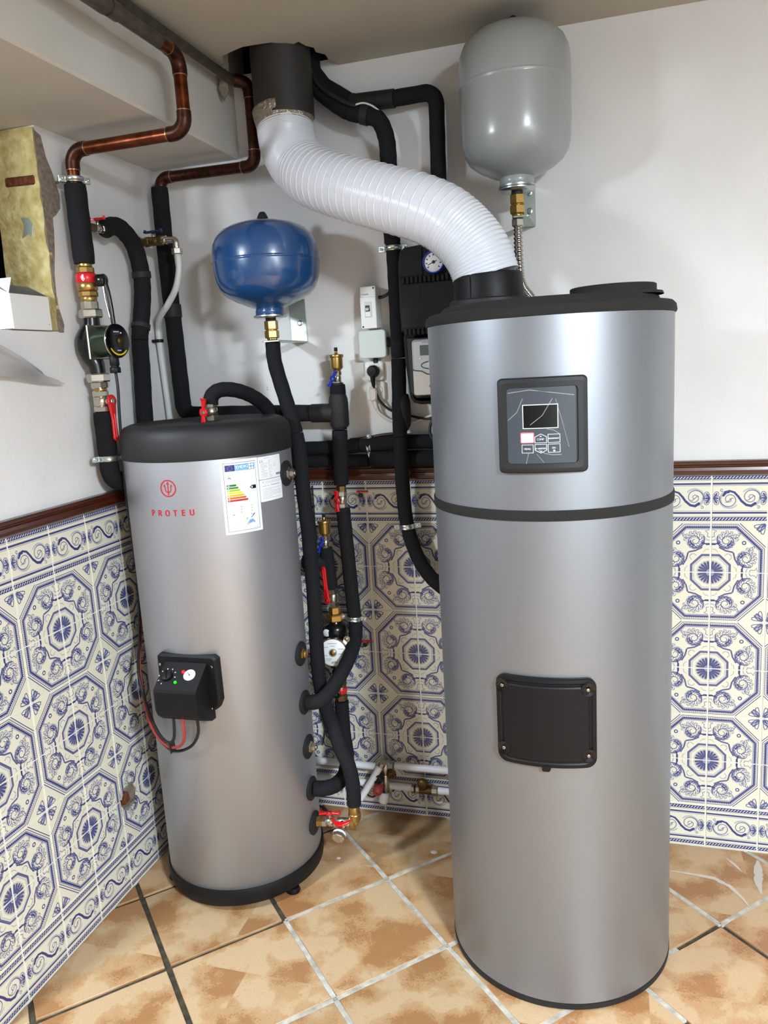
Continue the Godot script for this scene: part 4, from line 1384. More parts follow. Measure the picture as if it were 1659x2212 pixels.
	for q in [Vector2(-0.092, 0.082), Vector2(0.090, 0.082), Vector2(-0.092, -0.070), Vector2(0.090, -0.074)]:
		var dirv: Vector3 = (ac.call(q.x, q.y, 0.1) - ac.call(q.x, q.y, 0.0)).normalized()
		var f := frame(ac.call(q.x, q.y, 0.010), dirv, Vector3.UP)
		part("screw_recess", spin([Vector2(0.0035, 0.001), Vector2(0.009, 0.0035), Vector2(0.0155, 0.0052), Vector2(0.0165, 0.003)], f, 24), M.glossy_black, cv)
		part("screw", can(G.new(), 0.0042, 0.0, 0.0065, f, 0.001, 16), M.steel, cv)
	part("cable_grommet", G.new().pad(0.022, 0.018, 0.006, [[0.0, -0.002], [0.002, 0.012]], on_cyl(c, R, 0.5, 0.634), 6), M.black_plastic, cv)
	# a small dark catch on the right flank
	part("side_catch", G.new().pad(0.018, 0.062, 0.006, [[0.0, -0.004], [0.002, 0.010]], on_cyl(c, R, 118.0, 0.60), 6), M.matt_black, o)


func vessels() -> void:
	var brk := func(label: String, at: Vector3, arm: float, up: float, w: float, kind: String) -> void:
		var b := thing("wall_bracket", label, "bracket", at + Vector3(0, 0, 0), "")
		part("back_plate", G.new().plate(rrect(w, up, 0.003), 0.0, 0.004, Transform3D(Basis(), at + Vector3(0, up / 2, 0.0)), 0.0008), M.galvanised, b)
		part("arm", G.new().plate(rrect(w, arm, 0.006), -0.004, 0.0, Transform3D(Basis(Vector3(1, 0, 0), Vector3(0, 0, -1), Vector3(0, 1, 0)), at + Vector3(0, 0.004, arm / 2)), 0.0008), M.galvanised, b)
		for s in ([0.35, 0.75] if kind == "b" else [0.45]):
			var f := frame(at + Vector3(0.006, up * s, 0.004), Vector3.BACK, Vector3.UP)
			var g := can(G.new(), 0.009, 0.0, 0.0015, f)
			nut(g, 0.0062, 0.0015, 0.006, f)
			part("bolt", g, M.zinc, b)
	brk.call("galvanised angle bracket on the white wall under the blue vessel", Vector3(-0.040, 1.634, 0.0), 0.232, 0.135, 0.055, "a")
	brk.call("galvanised angle bracket on the white wall under the tall grey vessel", Vector3(0.693, 1.914, 0.0), 0.190, 0.125, 0.046, "b")
	var union := func(o: Node3D, x: Transform3D, top: float, bot: float) -> void:
		var g := nut(G.new(), 0.0205, top - 0.030, top - 0.004, x)
		nut(g, 0.0215, top - 0.055, top - 0.032, x)
		can(g, 0.0165, top - 0.034, top - 0.029, x)
		can(g, 0.0145, bot, top - 0.054, x)
		nut(g, 0.0155, bot, bot + 0.010, x)
		part("brass_union", g, M.brass, o)
		part("nipple", can(G.new(), 0.0155, top - 0.006, top + 0.010, x), M.matt_black, o)
	# blue vessel
	var c := Vector3(-0.047, 0, 0.2)
	var o := thing("expansion_vessel", "small round glossy blue expansion vessel on a wall bracket", "vessel", c + Vector3(0, 1.64, 0))
	var x := Transform3D(Basis(), c)
	part("shell", spin([Vector2(0.0, 1.728), Vector2(0.036, 1.729), Vector2(0.062, 1.7385), Vector2(0.095, 1.7525), Vector2(0.122, 1.768), Vector2(0.1395, 1.785), Vector2(0.150, 1.808), Vector2(0.1543, 1.835), Vector2(0.1554, 1.853), Vector2(0.1556, 1.8575), Vector2(0.1556, 1.8588), Vector2(0.1572, 1.8612), Vector2(0.1572, 1.8638), Vector2(0.1556, 1.8662), Vector2(0.1556, 1.8675), Vector2(0.1556, 1.872), Vector2(0.1550, 1.890), Vector2(0.152, 1.912), Vector2(0.143, 1.933), Vector2(0.125, 1.951), Vector2(0.098, 1.965), Vector2(0.062, 1.9745), Vector2(0.03, 1.978), Vector2(0, 1.979)], x, 72), M.vessel_blue, o)
	part("valve_cap", spin([Vector2(0.0205, 1.974), Vector2(0.0195, 1.980), Vector2(0.011, 1.9985), Vector2(0.0075, 2.003), Vector2(0, 2.004)], x, 24), M.matt_black, o)
	part("neck", spin([Vector2(0.0, 1.712), Vector2(0.040, 1.712), Vector2(0.043, 1.715), Vector2(0.043, 1.725), Vector2(0.040, 1.734)], x, 40), M.vessel_blue, o)
	part("flange", spin([Vector2(0, 1.704), Vector2(0.046, 1.704), Vector2(0.050, 1.707), Vector2(0.050, 1.711), Vector2(0.044, 1.7135), Vector2(0, 1.7135)], x, 40), M.zinc, o)
	union.call(o, x, 1.700, 1.6395)
	# grey vessel
	c = Vector3(0.683, 0, 0.165)
	o = thing("expansion_vessel", "tall grey expansion vessel on the wall above the water heater", "vessel", c + Vector3(0, 1.92, 0))
	x = Transform3D(Basis(), c)
	part("shell", spin([Vector2(0.0, 2.014), Vector2(0.036, 2.015), Vector2(0.066, 2.024), Vector2(0.100, 2.041), Vector2(0.124, 2.059), Vector2(0.1375, 2.081), Vector2(0.1435, 2.110), Vector2(0.1447, 2.15), Vector2(0.1447, 2.236), Vector2(0.1447, 2.2388), Vector2(0.1459, 2.2408), Vector2(0.1459, 2.2432), Vector2(0.1447, 2.2452), Vector2(0.1447, 2.248), Vector2(0.1447, 2.296), Vector2(0.141, 2.322), Vector2(0.130, 2.346), Vector2(0.107, 2.367), Vector2(0.075, 2.381), Vector2(0.040, 2.3885), Vector2(0, 2.391)], x, 72), M.vessel_grey, o)
	part("valve_cap", spin([Vector2(0.0195, 2.386), Vector2(0.0185, 2.392), Vector2(0.010, 2.409), Vector2(0.006, 2.412), Vector2(0, 2.413)], x, 24), M.matt_black, o)
	part("neck", spin([Vector2(0.0, 1.998), Vector2(0.043, 1.998), Vector2(0.046, 2.004), Vector2(0.046, 2.012), Vector2(0.042, 2.024)], x, 40), M.vessel_grey, o)
	part("flange", spin([Vector2(0, 1.984), Vector2(0.046, 1.984), Vector2(0.050, 1.987), Vector2(0.050, 1.990), Vector2(0.045, 1.9915), Vector2(0.049, 1.993), Vector2(0.049, 1.997), Vector2(0.043, 1.999), Vector2(0, 1.999)], x, 40), M.zinc, o)
	union.call(o, x, 1.980, 1.9185)
	# corrugated steel hose from the grey vessel
	o = thing("steel_hose", "corrugated stainless steel hose hanging from the grey vessel", "hose", Vector3(0.683, 1.72, 0.165))
	var f := Transform3D(Basis(), Vector3(0.683, 1.8935, 0.165))
	part("hose_nut", nut(G.new(), 0.0175, 0.0, 0.0195, f), M.nickel, o)
	var line := smooth([Vector3(0.683, 1.895, 0.165), Vector3(0.683, 1.85, 0.165), Vector3(0.684, 1.80, 0.164), Vector3(0.687, 1.76, 0.162), Vector3(0.694, 1.735, 0.160), Vector3(0.705, 1.718, 0.155), Vector3(0.716, 1.700, 0.148), Vector3(0.722, 1.66, 0.140), Vector3(0.722, 1.56, 0.135)], 18)
	var rad := []
	for i in line.size():
		rad.append(0.0112 + 0.0016 * sin(i * PI * 0.5))
	part("corrugated_tube", tube(line, rad, 18), M.steel, o)


func duct() -> void:
	var o := thing("flue_pipe", "wide dark grey flue pipe coming out of the broken ceiling hole", "pipe", Vector3(0.022, 2.262, 0.14))
	var x := Transform3D(Basis(), Vector3(0.022, 0, 0.14))
	part("pipe", spin([Vector2(0.080, 2.262), Vector2(0.086, 2.262), Vector2(0.0865, 2.60)], x, 48), M.pvc_dark, o)
	o = thing("flexible_duct", "white ribbed flexible duct sagging from the ceiling flue to the water heater", "duct", Vector3(0.636, 1.745, 0.41))
	x = frame(Vector3(0.0215, 2.236, 0.143), Vector3(-0.10, 1.0, -0.09), Vector3.BACK)
	part("tape_collar", spin([Vector2(0.0800, -0.004), Vector2(0.0815, 0.006), Vector2(0.0840, 0.014), Vector2(0.0868, 0.030), Vector2(0.0885, 0.048), Vector2(0.0875, 0.050)], x, 48), M.foil_tape, o)
	var path := smooth([Vector3(0.020, 2.246, 0.142), Vector3(0.033, 2.185, 0.158), Vector3(0.072, 2.123, 0.198), Vector3(0.135, 2.070, 0.250), Vector3(0.209, 2.032, 0.295), Vector3(0.300, 1.994, 0.335), Vector3(0.392, 1.958, 0.366), Vector3(0.464, 1.929, 0.388), Vector3(0.530, 1.893, 0.400), Vector3(0.580, 1.846, 0.406), Vector3(0.613, 1.798, 0.410), Vector3(0.632, 1.740, 0.410)], 48)
	# even steps, then a rib phase that runs faster where the duct is squeezed together
	var total := 0.0
	for i in path.size() - 1:
		total += path[i].distance_to(path[i + 1])
	var steps := 1500
	var even := PackedVector3Array()
	var at := 0.0
	var k := 0
	var seg := path[0].distance_to(path[1])
	for s in steps + 1:
		var want := total * s / steps
		while k < path.size() - 2 and at + seg < want:
			at += seg
			k += 1
			seg = path[k].distance_to(path[k + 1])
		even.append(path[k].lerp(path[k + 1], clampf((want - at) / maxf(seg, 1e-6), 0.0, 1.0)))
	var rad := []
	var phase := 0.0
	for s in steps + 1:
		var u := float(s) / steps
		var pitch := 0.0062
		if u > 0.30 and u < 0.74:
			pitch = 0.0240
		elif u > 0.20 and u <= 0.30:
			pitch = lerpf(0.0075, 0.0240, (u - 0.20) / 0.10)
		elif u >= 0.74 and u < 0.84:
			pitch = lerpf(0.0240, 0.0085, (u - 0.74) / 0.10)
		elif u >= 0.84:
			pitch = 0.0085
		phase += total / steps / pitch
		var fr: float = phase - floorf(phase)
		# one thin wire rib per turn with faint folds between; deeper folds where it is squeezed
		var d := minf(fr, 1.0 - fr) * pitch
		var wire := exp(-pow(d / 0.0010, 2.0)) * 0.0012
		var fold := 0.00014 * cos(TAU * 5.0 * fr) if pitch > 0.012 else 0.0
		var sq := clampf((0.0125 - pitch) / 0.006, 0.0, 1.0)
		rad.append(0.0812 + lerpf(wire + fold, 0.0011 * cos(TAU * fr), sq) - 0.0004)
	part("ribbed_hose", tube(even, rad, 44), M.duct_white, o)


# ---------------------------------------------------------------- pipework
# straight copper runs with soldered elbows at every corner
func copper_run(o: Node3D, pts: Array, r: float, bend: float, m: Material) -> void:
	for i in pts.size() - 1:
		var a: Vector3 = pts[i]
		var b: Vector3 = pts[i + 1]
		var d := (b - a).normalized()
		if i > 0:
			a += d * bend
		if i < pts.size() - 2:
			b -= d * bend
		part("pipe_length", tube(PackedVector3Array([a, a.lerp(b, 0.5), b]), r, 20), m, o)
	for i in range(1, pts.size() - 1):
		var c: Vector3 = pts[i]
		var d0: Vector3 = (pts[i - 1] - c).normalized()
		var d1: Vector3 = (pts[i + 1] - c).normalized()
		var arc := rounded([c + d0 * (bend + 0.012), c, c + d1 * (bend + 0.012)], bend, 10)
		var e := part("elbow", tube(arc, r + 0.0020, 20), M.copper_dark, o)
		for s in 2:
			var dd := d0 if s == 0 else d1
			part("solder_ring", tube(PackedVector3Array([c + dd * (bend + 0.011), c + dd * (bend + 0.0145)]), r + 0.0013, 20), M.solder, e)


func clamp_ring(called: String, label: String, at: Vector3, axis: Vector3, across: Vector3, r: float, back: Vector3, group := "") -> void:
	var o := thing(called, label, "clamp", at, group)
	var f := frame(at, axis, across)
	part("band", spin([Vector2(r, -0.0075), Vector2(r + 0.003, -0.0075), Vector2(r + 0.0042, -0.005), Vector2(r + 0.003, -0.003), Vector2(r + 0.003, 0.003), Vector2(r + 0.0042, 0.005), Vector2(r + 0.003, 0.0075), Vector2(r, 0.0075)], f, 32), M.zinc, o)
	for s in [-1.0, 1.0]:
		var g := G.new().box(Vector3(0.006, 0.017, 0.020), Transform3D(f.basis, at + f.basis.z * s * (r + 0.011)), 0.001)
		var b := frame(at + f.basis.z * s * (r + 0.013) + f.basis.x * 0.002, f.basis.x, f.basis.y)
		nut(g, 0.0085, 0.0, 0.006, b)
		can(g, 0.0045, 0.005, 0.011, b, 0.001, 12)
		can(g, 0.0035, -0.014, 0.0, b, 0.001, 12)
		part("clamp_screw", g, M.zinc, o)
	if back != Vector3.ZERO:
		part("stud", tube(PackedVector3Array([at + back.normalized() * r, at + back]), 0.004, 10), M.zinc, o)


# a ball valve on a pipe that runs along «y», its handle on the «z» side
func ball_valve(label: String, at: Vector3, y: Vector3, z: Vector3, length: float, r: float, body: Material, handle: String, hm: Material, tilt := 0.0, group := "") -> Node3D:
	var o := thing("ball_valve", label, "valve", at, group)
	var f := frame(at, y, z)
	var h := length / 2
	var g := can(G.new(), r * 0.98, -h * 0.52, h * 0.52, f, r * 0.25)
	can(g, r * 0.80, -h * 0.8, h * 0.8, f)
	part("body", g, body, o)
	part("hex_end", nut(G.new(), r * 1.08, h * 0.42, h, f), body, o)
	part("hex_end", nut(G.new(), r * 1.08, -h, -h * 0.42, f), body, o)
	var sx := Transform3D(f.basis * Basis(Vector3.RIGHT, PI / 2), at)
	var top := r + 0.012
	g = can(G.new(), r * 0.42, 0.0, top, sx, 0.0008, 16)
	nut(g, r * 0.36, top + 0.002, top + 0.006, sx)
	part("stem", g, M.steel, o)
	var hx := Transform3D(f.basis * Basis(Vector3.BACK, tilt), at + f.basis.z * (top - 0.001))
	if handle == "wing":
		var w := r * 2.15
		var out := PackedVector2Array([Vector2(-w, -r * 0.5), Vector2(-w, r * 0.5), Vector2(-r * 0.62, r * 0.32), Vector2(-r * 0.5, r * 0.60), Vector2(0, r * 0.78), Vector2(r * 0.5, r * 0.60), Vector2(r * 0.62, r * 0.26), Vector2(w, r * 0.5), Vector2(w, -r * 0.5), Vector2(r * 0.62, -r * 0.26), Vector2(r * 0.5, -r * 0.60), Vector2(0, -r * 0.78), Vector2(-r * 0.5, -r * 0.60), Vector2(-r * 0.62, -r * 0.26)])
		g = G.new().plate(out, 0.0, 0.006, hx, 0.0014)
		for s in [-1.0, 1.0]:
			g.box(Vector3(0.0045, r * 0.84, 0.011), hx * Transform3D(Basis(), Vector3(s * (w - 0.002), 0, 0.005)), 0.0015)
	else:
		var l := 0.085 if handle == "lever" else 0.11
		var s := r * 0.72
		var n := 9
		var pts := PackedVector2Array()
		for i in 11:
			var a := PI * 0.28 + PI * 1.44 * i / 10.0
			pts.append(Vector2(sin(a) * s * 1.15, cos(a) * s * 1.15))
		pts.append_array(PackedVector2Array([Vector2(-0.0078, l * 0.45), Vector2(-0.0088, l - 0.006), Vector2(-0.005, l), Vector2(0.005, l), Vector2(0.0088, l - 0.006), Vector2(0.0078, l * 0.45)]))
		g = G.new().plate(pts, 0.0, 0.006, hx, 0.0018)
		g.box(Vector3(0.006, l * 0.62, 0.006), hx * Transform3D(Basis(), Vector3(0, l * 0.62, 0.006)), 0.0015)
	part("handle", g, hm, o)
	return o


func air_vent(label: String, at: Vector3, group: String) -> void:
	var o := thing("air_vent", label, "air vent", at, group)
	var x := Transform3D(Basis(), at)
	part("body", spin([Vector2(0.009, 0.0), Vector2(0.0105, 0.006), Vector2(0.0155, 0.012), Vector2(0.0185, 0.014), Vector2(0.0190, 0.016), Vector2(0.0190, 0.0475), Vector2(0.018, 0.048)], x, 36), M.brass, o)
	part("screw_lid", spin([Vector2(0.0185, 0.0465), Vector2(0.0215, 0.047), Vector2(0.0222, 0.048), Vector2(0.0222, 0.0545), Vector2(0.0212, 0.056), Vector2(0.007, 0.0575), Vector2(0.006, 0.059), Vector2(0.0045, 0.062), Vector2(0.0035, 0.068), Vector2(0, 0.068)], x, 36), M.brass, o)
	part("vent_cap", can(G.new(), 0.0055, 0.066, 0.0775, x, 0.001, 16), M.black_plastic, o)


# foam sleeve pieces along a path: one part per piece, with slightly thicker taped joints where asked
func foam(o: Node3D, pts: PackedVector3Array, r: float, cuts: Array = [], taped: Array = []) -> void:
	var n := pts.size()
	var marks := [0.0]
	marks.append_array(cuts)
	marks.append(1.0)
	for c in marks.size() - 1:
		var i0 := int(round(marks[c] * (n - 1)))
		var i1 := int(round(marks[c + 1] * (n - 1)))
		var piece := pts.slice(i0, i1 + 1)
		if c > 0 and piece.size() > 1:
			piece[0] = piece[0].lerp(piece[1], 0.15)
		var rr := []
		for i in piece.size():
			rr.append(r * (1.0 + 0.02 * sin(i * 1.7 + c)) * (0.965 if (i == 0 or i == piece.size() - 1) else 1.0))
		part("foam_sleeve", tube(piece, rr, 22), M.foam, o)
	for t in taped:
		var i := int(round(t[0] * (n - 1)))
		var j := int(round(t[1] * (n - 1)))
		part("taped_joint", tube(pts.slice(i, maxi(j, i + 1) + 1), r * 1.13, 22), M.foam_tape, o)


func dense(pts: Array, r: float, step := 0.02) -> PackedVector3Array:
	var raw := rounded(pts, r, 8) if r > 0.0 else PackedVector3Array(pts)
	var out := PackedVector3Array()
	for i in raw.size() - 1:
		var k := maxi(1, int(raw[i].distance_to(raw[i + 1]) / step))
		for s in k:
			out.append(raw[i].lerp(raw[i + 1], float(s) / k))
	out.append(raw[raw.size() - 1])
	return out


func copper_pipes() -> void:
	var o := thing("copper_pipe", "weathered copper pipe crossing under the beam to the left wall pump line", "pipe", Vector3(-0.45, 2.06, 0.497))
	copper_run(o, [Vector3(-0.450, 2.055, 0.497), Vector3(-0.450, 2.153, 0.497), Vector3(-0.106, 2.155, 0.497), Vector3(-0.106, 2.335, 0.497), Vector3(-0.106, 2.335, 0.585)], 0.0165, 0.036, M.copper)
	var pz := Vector3(-0.106, 2.335, 0.585)
	part("painted_length", tube(PackedVector3Array([pz, pz + Vector3(0, 0, 0.2), pz + Vector3(0, 0, 2.6)]), 0.0160, 20), M.grey_pipe, o)
	part("coupling", tube(PackedVector3Array([pz + Vector3(0, 0, 0.165), pz + Vector3(0, 0, 0.20)]), 0.0192, 20), M.grey_pipe, o)
	part("coupling", tube(PackedVector3Array([pz + Vector3(0, 0, 0.21), pz + Vector3(0, 0, 0.30)]), 0.0212, 20), M.grey_pipe, o)
	o = thing("copper_pipe", "dark copper pipe dropping beside the flue and running under the beam along the back wall", "pipe", Vector3(-0.44, 2.13, 0.08))
	copper_run(o, [Vector3(-0.441, 2.12, 0.08), Vector3(-0.441, 2.166, 0.08), Vector3(-0.110, 2.163, 0.08), Vector3(-0.110, 2.395, 0.08), Vector3(-0.155, 2.405, 0.10)], 0.0165, 0.030, M.copper_dark)
	o = thing("ceiling_pipe", "grey painted pipe along the ceiling edge above the beam face", "pipe", Vector3(-0.165, 2.41, 0.09))
	part("pipe", tube(PackedVector3Array([Vector3(-0.150, 2.400, 0.085), Vector3(-0.168, 2.4135, 0.6), Vector3(-0.172, 2.4135, 1.6), Vector3(-0.172, 2.4135, 3.2)]), 0.0135, 18), M.grey_pipe, o)


func left_wall_pump_line() -> void:
	var X := -0.450
	var Z := 0.4975
	var col := func(y: float) -> Vector3: return Vector3(X, y, Z)
	var up := Transform3D(Basis(), Vector3(X, 0, Z))
	clamp_ring("pipe_clamp", "zinc pipe clamp around the copper pipe at the top of the pump line", col.call(2.080), Vector3.UP, Vector3(0.55, 0, -0.83), 0.021, Vector3(-0.06, 0, 0))
	var o := thing("insulated_pipe", "short thick black foam covered pipe below the copper elbow on the left wall", "pipe", col.call(1.865))
	foam(o, dense([col.call(2.068), col.call(1.865)], 0.0), 0.0285)
	# tee with small valve feeding the hose
	o = thing("tee_branch", "dark brass branch sticking out of the foam covered pipe on the left wall", "fitting", Vector3(X, 1.966, Z - 0.03))
	part("branch", tube(PackedVector3Array([Vector3(X, 1.966, Z - 0.018), Vector3(X, 1.966, Z - 0.062)]), 0.0115, 16), M.old_brass, o)
	ball_valve("small nickel ball valve with red wing handle on the left wall line", Vector3(X - 0.003, 1.968, 0.412), Vector3(0, 0.1, -1), Vector3.UP, 0.050, 0.0115, M.nickel, "wing", M.red_handle, 0.0)
	# balancing valve
	o = thing("check_valve", "brass valve with red flow arrow band and long black lever", "valve", col.call(1.768))
	var g := nut(G.new(), 0.0235, 1.838, 1.856, up, 8)
	can(g, 0.019, 1.852, 1.868, up)
	part("upper_nut", g, M.brass, o)
	part("flow_band", can(G.new(), 0.0275, 1.813, 1.838, up, 0.002), M.red_band, o)
	g = can(G.new(), 0.0270, 1.792, 1.815, up, 0.003)
	nut(g, 0.0262, 1.776, 1.792, up, 8)
	can(g, 0.0215, 1.765, 1.777, up)
	part("body", g, M.brass, o)
	var arrow := on_cyl(Vector3(X, 0, Z), 0.0275, 18.0, 1.8255)
	g = G.new().ribbon([Vector2(0, 0.008), Vector2(0, -0.003)], 0.0042, arrow, 0.0004)
	g.ribbon([Vector2(-0.0042, -0.002), Vector2(0, -0.0085), Vector2(0.0042, -0.002)], 0.0026, arrow, 0.0004)
	part("flow_arrow", g, M.print_white, o)
	var sd := Vector3(0.97, 0, -0.12).normalized()
	var sf := frame(Vector3(X, 1.818, Z), sd, Vector3.UP)
	part("spindle", can(G.new(), 0.006, 0.024, 0.045, sf), M.brass, o)
	g = can(G.new(), 0.0165, 0.030, 0.056, sf, 0.003)
	part("lever_hub", g, M.pump_black, o)
	var l0: Vector3 = Vector3(X, 1.818, Z) + sd * 0.052
	g = tube(smooth([l0, l0 + sd * 0.006 + Vector3(0.0, -0.03, 0.0), l0 + sd * 0.010 + Vector3(0, -0.07, 0), l0 + sd * 0.012 + Vector3(0, -0.122, 0)], 6), 0.0062, 12)
	can(g, 0.0085, -0.006, 0.006, frame(l0 + sd * 0.012 + Vector3(0, -0.124, 0), sd, Vector3.UP), 0.002)
	part("lever", g, M.pump_black, o)
	part("lever_blade", tube(smooth([l0 + Vector3(-0.006, -0.012, 0), l0 + Vector3(-0.004, -0.05, 0), l0 + Vector3(0.004, -0.10, 0)], 5), 0.0030, 8), M.steel, o)
	# circulation pump with union nuts
	o = thing("circulation_pump", "green circulation pump with black round faceplate on the left wall line", "pump", col.call(1.58))
	g = nut(G.new(), 0.0235, 1.742, 1.766, up, 8)
	part("union_tail", g, M.nickel, o)
	part("union_nut", nut(G.new(), 0.0315, 1.720, 1.744, up, 6), M.nickel, o)
	part("union_nut", nut(G.new(), 0.0315, 1.546, 1.570, up, 6), M.nickel, o)
	g = nut(G.new(), 0.0225, 1.528, 1.547, up, 8)
	part("union_tail", g, M.nickel, o)
	part("volute", tube(smooth([col.call(1.722), Vector3(X - 0.002, 1.700, Z), Vector3(X - 0.012, 1.676, Z), Vector3(X - 0.018, 1.648, Z), Vector3(X - 0.012, 1.615, Z), Vector3(X - 0.002, 1.592, Z), col.call(1.565)], 8), [0.021, 0.0212, 0.0213, 0.0214, 0.0215, 0.0217, 0.022, 0.0222, 0.023, 0.0235, 0.024, 0.025, 0.026, 0.027, 0.028, 0.029, 0.030, 0.031, 0.032, 0.033, 0.0335, 0.034, 0.034, 0.034, 0.034, 0.034, 0.034, 0.0335, 0.033, 0.032, 0.031, 0.030, 0.029, 0.028, 0.027, 0.026, 0.025, 0.024, 0.0235, 0.023, 0.0225, 0.022, 0.0217, 0.0215, 0.0214, 0.0213, 0.0212, 0.0211, 0.021], 20), M.pump_black, o)
	var mf := frame(Vector3(X + 0.018, 1.654, Z + 0.002), Vector3(0.97, 0.0, 0.12), Vector3.UP)
	part("motor_flange", G.new().box(Vector3(0.088, 0.006, 0.092), mf, 0.002), M.nickel, o)
	part("motor", spin([Vector2(0, 0.003), Vector2(0.041, 0.003), Vector2(0.042, 0.006), Vector2(0.042, 0.060), Vector2(0.043, 0.062)], mf, 40), M.pump_green, o)
	var fp := part("faceplate", spin([Vector2(0.040, 0.058), Vector2(0.0455, 0.060), Vector2(0.0460, 0.064), Vector2(0.0445, 0.0665), Vector2(0.040, 0.0670), Vector2(0, 0.0670)], mf, 40), M.glossy_black, o)
	var fm := on_plane(Transform3D(Basis(-mf.basis.x, mf.basis.z, mf.basis.y), mf * Vector3(0, 0.067, 0)))
	var arc := []
	for i in 13:
		var a := deg_to_rad(-148.0 + 8.8 * i)
		arc.append(Vector2(cos(a), sin(a)) * 0.0375)
	part("yellow_arc", G.new().ribbon(arc, 0.0042, fm, 0.0004), M.yellow, fp)
	part("centre_screw", nut(G.new(), 0.0065, 0.067, 0.070, mf, 4), M.brass, fp)
	g = G.new().ribbon([Vector2(-0.016, 0.024), Vector2(0.006, 0.024)], 0.0035, fm, 0.0004)
	g.ribbon([Vector2(-0.008, -0.026), Vector2(0.008, -0.026)], 0.0035, fm, 0.0004)
	part("faceplate_print", g, M.print_grey, fp)
	part("indicator_light", can(G.new(), 0.0022, 0.066, 0.0685, frame(fm.call(0.0125, 0.021, -0.067), mf.basis.y, Vector3.UP), 0.0005, 10), M.print_white, fp)
	part("ring_trim", spin([Vector2(0.0460, 0.0600), Vector2(0.0466, 0.0605), Vector2(0.0466, 0.0625), Vector2(0.0460, 0.0630)], mf, 40), M.nickel, fp)
	var pl := mf * Vector3(0, 0.045, 0) + Vector3(0, -0.040, 0)
	g = can(G.new(), 0.013, -0.026, 0.002, Transform3D(Basis(), pl))
	can(g, 0.0145, -0.046, -0.030, Transform3D(Basis(), pl))
	can(g, 0.011, -0.032, -0.024, Transform3D(Basis(), pl))
	part("power_plug", g, M.black_plastic, o)
	part("power_cable", tube(smooth([pl + Vector3(0, -0.044, 0), pl + Vector3(0.001, -0.09, 0.0), pl + Vector3(-0.002, -0.15, 0.002), pl + Vector3(-0.008, -0.24, 0.0), pl + Vector3(-0.02, -0.40, -0.01), pl + Vector3(-0.03, -0.60, -0.03)], 6), 0.0042, 10), M.cable_black, o)
	# lower ball valve
	part("olive", can(G.new(), 0.0185, 1.519, 1.530, up), M.brass, o)
	ball_valve("nickel ball valve with long red lever below the green pump", col.call(1.4925), Vector3.DOWN, Vector3(0.98, 0, 0.05), 0.060, 0.0215, M.nickel, "longlever", M.red_handle, 0.0)
	o = thing("insulated_pipe", "short black foam covered pipe above the lower clamp on the left wall", "pipe", col.call(1.334))
	foam(o, dense([col.call(1.462), col.call(1.336)], 0.0), 0.0265)
	clamp_ring("pipe_clamp", "zinc pipe clamp on the left wall beside the tank lid", col.call(1.332), Vector3.UP, Vector3(0.55, 0, -0.83), 0.0245, Vector3(-0.06, 0, 0))
	o = thing("insulated_pipe", "black foam covered elbow going behind the tank below the lower clamp", "pipe", Vector3(-0.45, 1.26, 0.45))
	foam(o, dense([col.call(1.326), Vector3(X, 1.262, Z), Vector3(-0.446, 1.250, 0.24)], 0.045), 0.0265)


